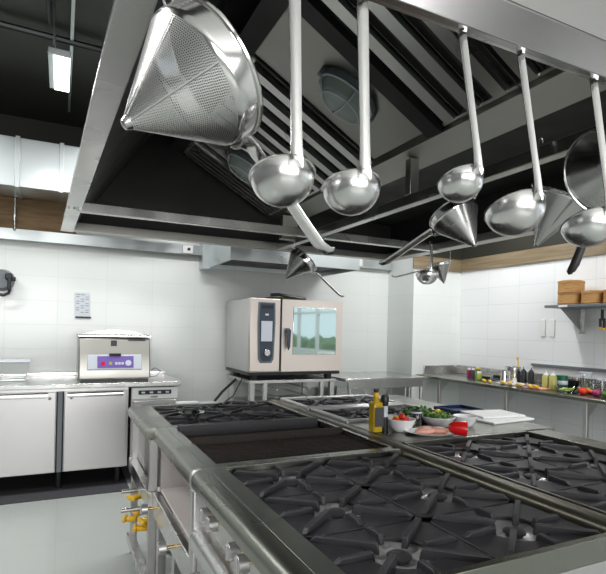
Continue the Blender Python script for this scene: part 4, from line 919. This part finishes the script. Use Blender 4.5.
for px, x, lab in ((523.5, 4.36, 'black squeeze bottle with nozzle right of the pot, the left one'), (531, 4.36, 'black squeeze bottle beside its twin, the right one')):
    p = at(px, x); t = thing('squeeze_bottle', lab, 'bottle', p, group='black squeeze bottles')
    MB().lathe([(0, 0), (.028, 0), (.030, .01), (.030, .125), (.022, .14), (0, .14)], T(p.x, p.y, p.z), 24).build('bottle_body', 'navyb' if 'navyb' in MT else 'black', t)
    MB().lathe([(0, .14), (.018, .14), (.015, .15), (.006, .155), (.004, .18), (0, .18)], T(p.x, p.y, p.z), 20).build('nozzle', 'black', t)
p = at(520, 4.48); tag(MB().tube([p+Vector((0, 0, .01)), p+Vector((.0, .035, .25))], .006).ball(p+Vector((.0, .038, .255)), .016, (1, .6, 1.3), 2).build('yellow_brush', 'yellow'), 'tall yellow-tipped brush leaning up behind the steel pot', 'brush')
for px, lab in ((546, 'olive green oil squeeze bottle with white tip, the left one'), (553, 'olive green oil squeeze bottle with white tip, the right one')):
    p = at(px, 4.20); t = thing('squeeze_bottle', lab, 'bottle', p, group='olive oil squeeze bottles')
    MB().lathe([(0, 0), (.033, 0), (.035, .01), (.035, .12), (.026, .135), (0, .135)], T(p.x, p.y, p.z), 24).build('bottle_body', 'wok', t)
    MB().lathe([(0, .135), (.024, .135), (.022, .145), (.006, .15), (.004, .175), (0, .175)], T(p.x, p.y, p.z), 20).build('nozzle', 'white', t)
p = at(562, 4.30); t = thing('green_canister', 'dark green canister right of the olive squeeze bottles', 'canister', p)
MB().lathe([(0, 0), (.05, 0), (.05, .12), (.052, .122), (.052, .135), (0, .137)], T(p.x, p.y, p.z), 28).build('canister_body', 'green', t); MB().lathe([(.0505, .05), (.0512, .051), (.0512, .085), (.0505, .086)], T(p.x, p.y, p.z), 28).build('label_band', 'screen', t)
p = at(571, 4.42); t = thing('black_bowl', 'wide low black bowl behind the green canister', 'bowl', p)
MB().lathe([(0, 0), (.05, 0), (.10, .09), (.103, .092), (.097, .09), (.047, .006), (0, .006)], T(p.x, p.y, p.z), 32).build('vessel', 'black', t)
p = at(492, 4.40); t = thing('roasting_pan', 'flat black roasting pan near the counter corner', 'pan', p)
MB().box(p.x-.14, p.x+.13, p.y-.10, p.y+.10, p.z, p.z+.01).box(p.x-.14, p.x-.13, p.y-.1, p.y+.1, p.z, p.z+.04).box(p.x+.12, p.x+.13, p.y-.1, p.y+.1, p.z, p.z+.04).build('pan_tray', 'black', t, bevel=.003)
knives = ((484, 4.10, 4.36, .3), (490, 4.08, 4.34, -.2), (503, 4.06, 4.30, .25), (510, 4.07, 4.30, -.1), (519, 4.06, 4.30, .2), (530, 4.05, 4.26, -.15), (536, 4.06, 4.28, .2))
words = ('first', 'second', 'third', 'fourth', 'fifth', 'sixth', 'seventh')
for i, (px, x, x2, a) in enumerate(knives):
    p = at(px, x); m = T(p.x, p.y, ZS+(.0115 if i > 1 else 0), a*.25+.9); t = thing('kitchen_knife', words[i]+' yellow-handled knife counted from the corner along the prep counter edge', 'knife', p, group='yellow handled knives laid on the prep counter')
    MB().box(-.07, .05, -.014, .014, .002, .026, m).build('handle', 'yellow', t, bevel=.006); k = MB(); k.prism([(.05, -.012), (.22, -.010), (.25, .012), (.05, .016)], 2, .010, .012); k.b.transform(m); k.build('blade', 'polish', t)
tag(bx(4.08, 4.32, at(513, 4.2).y-.16, at(513, 4.2).y+.12, ZS, ZS+.012).build('cutting_mat', 'cut', bevel=.003), 'white cutting mat under the yellow knives in front of the pot', 'mat')
ps = at(537, 4.14); tag(bx(4.04, 4.20, ps.y-.12, ps.y+.10, ZS, ZS+.010).build('cutting_mat', 'meat', bevel=.003), 'thin pinkish mat in front of the black squeeze bottles', 'mat')
p = at(567, 4.10); t = thing('glass_dish', 'low clear glass dish left of the red tomato', 'dish', p)
MB().lathe([(0, 0), (.07, 0), (.11, .055), (.107, .055), (.067, .005), (0, .005)], T(p.x+.02, p.y, p.z), 36).build('dish_wall', 'glass', t)
leaves_p = at(567, 4.12); k = MB()
for i in range(20): k.ball((leaves_p.x+random.uniform(-.05, .05), leaves_p.y+random.uniform(-.05, .05), ZS+.02+random.random()*.015), .016, (1, 1, .5), 1, .3)
tag(k.build('shredded_cabbage', 'cress'), 'pale shredded vegetable in the glass dish', 'vegetable', kind='stuff')
def fruit(px, x, r, mat, name, lab, cat, stem=True, sq=.86):
    p = at(px, x); t = thing(name, lab, cat, p)
    pr = [(0, -sq*r*.86)]+[(r*math.sin(a), -r*sq*math.cos(a)*(1-.14*(abs(math.cos(a))**8))) for a in [PI*i/14 for i in range(1, 14)]]+[(0, sq*r*.82)]
    MB().lathe(pr, T(p.x, p.y, p.z+r*sq*.87), 28).build('flesh', mat, t, smooth=80)
    MB().tube([(p.x, p.y, p.z+r*sq*1.65), (p.x+.002, p.y, p.z+r*sq*1.85+.006)], .0035, 6).build('stem', 'leaf', t); return p
fruit(583, 4.14, .040, 'tomato', 'tomato', 'big red tomato on the prep counter, leftmost of the vegetables', 'tomato')
fruit(588, 4.28, .032, 'lime', 'lime', 'green lime behind the red tomato', 'lime'); fruit(597, 4.14, .036, 'onion', 'red_onion', 'purple red onion right of the big tomato', 'onion', sq=.92)
fruit(591, 4.22, .028, 'tomato', 'tomato', 'smaller tomato between the lime and the onion', 'tomato'); fruit(606, 4.16, .036, 'leaf', 'avocado', 'dark green avocado at the right picture edge', 'avocado', sq=.8)
for i, (px, x, h, lab) in enumerate(((578, 4.42, .13, 'leftmost clear container behind the vegetables'), (586, 4.46, .17, 'tallest clear container behind the lime'), (595, 4.42, .13, 'clear container behind the onion'), (604, 4.44, .12, 'clear container at the right picture edge'))):
    p = at(px, x); t = thing('plastic_container', lab, 'container', p, group='clear containers on the prep counter')
    MB().lathe([(0, 0), (.045, 0), (.052, h), (.050, h), (.043, .004), (0, .004)], T(p.x, p.y, p.z), 28).build('tub_wall', 'glass', t); MB().lathe([(.050, h-.008), (.055, h-.006), (.055, h+.004), (.0, h+.004), (0, h+.001), (.05, h)], T(p.x, p.y, p.z), 28).build('lid', 'screen', t)
# ------------------------------------------------------------ outside the side window: planting and a low wall
k = MB()
for i in range(150):
    k.ball((XR+2.4+random.uniform(-.5, .5), random.uniform(-6, 1.5), .1+random.random()*.9), random.uniform(.15, .35), (1, 1, 1), 1, .5)
tag(k.build('garden_hedge', 'leaf'), 'green garden hedge outside the side window', 'hedge', kind='stuff')
# ------------------------------------------------------------ sky and view
wd = bpy.data.worlds.new('World'); bpy.context.scene.world = wd; wd.use_nodes = True
bg = wd.node_tree.nodes['Background']; bg.inputs[0].default_value = (.80, .90, 1, 1); bg.inputs[1].default_value = 1.6
sc = bpy.context.scene
sc.view_settings.view_transform = 'Standard'; sc.view_settings.look = 'None'; sc.view_settings.exposure = 0.0; sc.view_settings.gamma = 1; sc.view_settings.use_curve_mapping = False
sc.cycles.use_denoising = True; sc.cycles.max_bounces = 10; sc.cycles.glossy_bounces = 6; sc.cycles.transparent_max_bounces = 16; sc.cycles.caustics_reflective = False; sc.cycles.caustics_refractive = False
sc.cycles.sample_clamp_indirect = 6
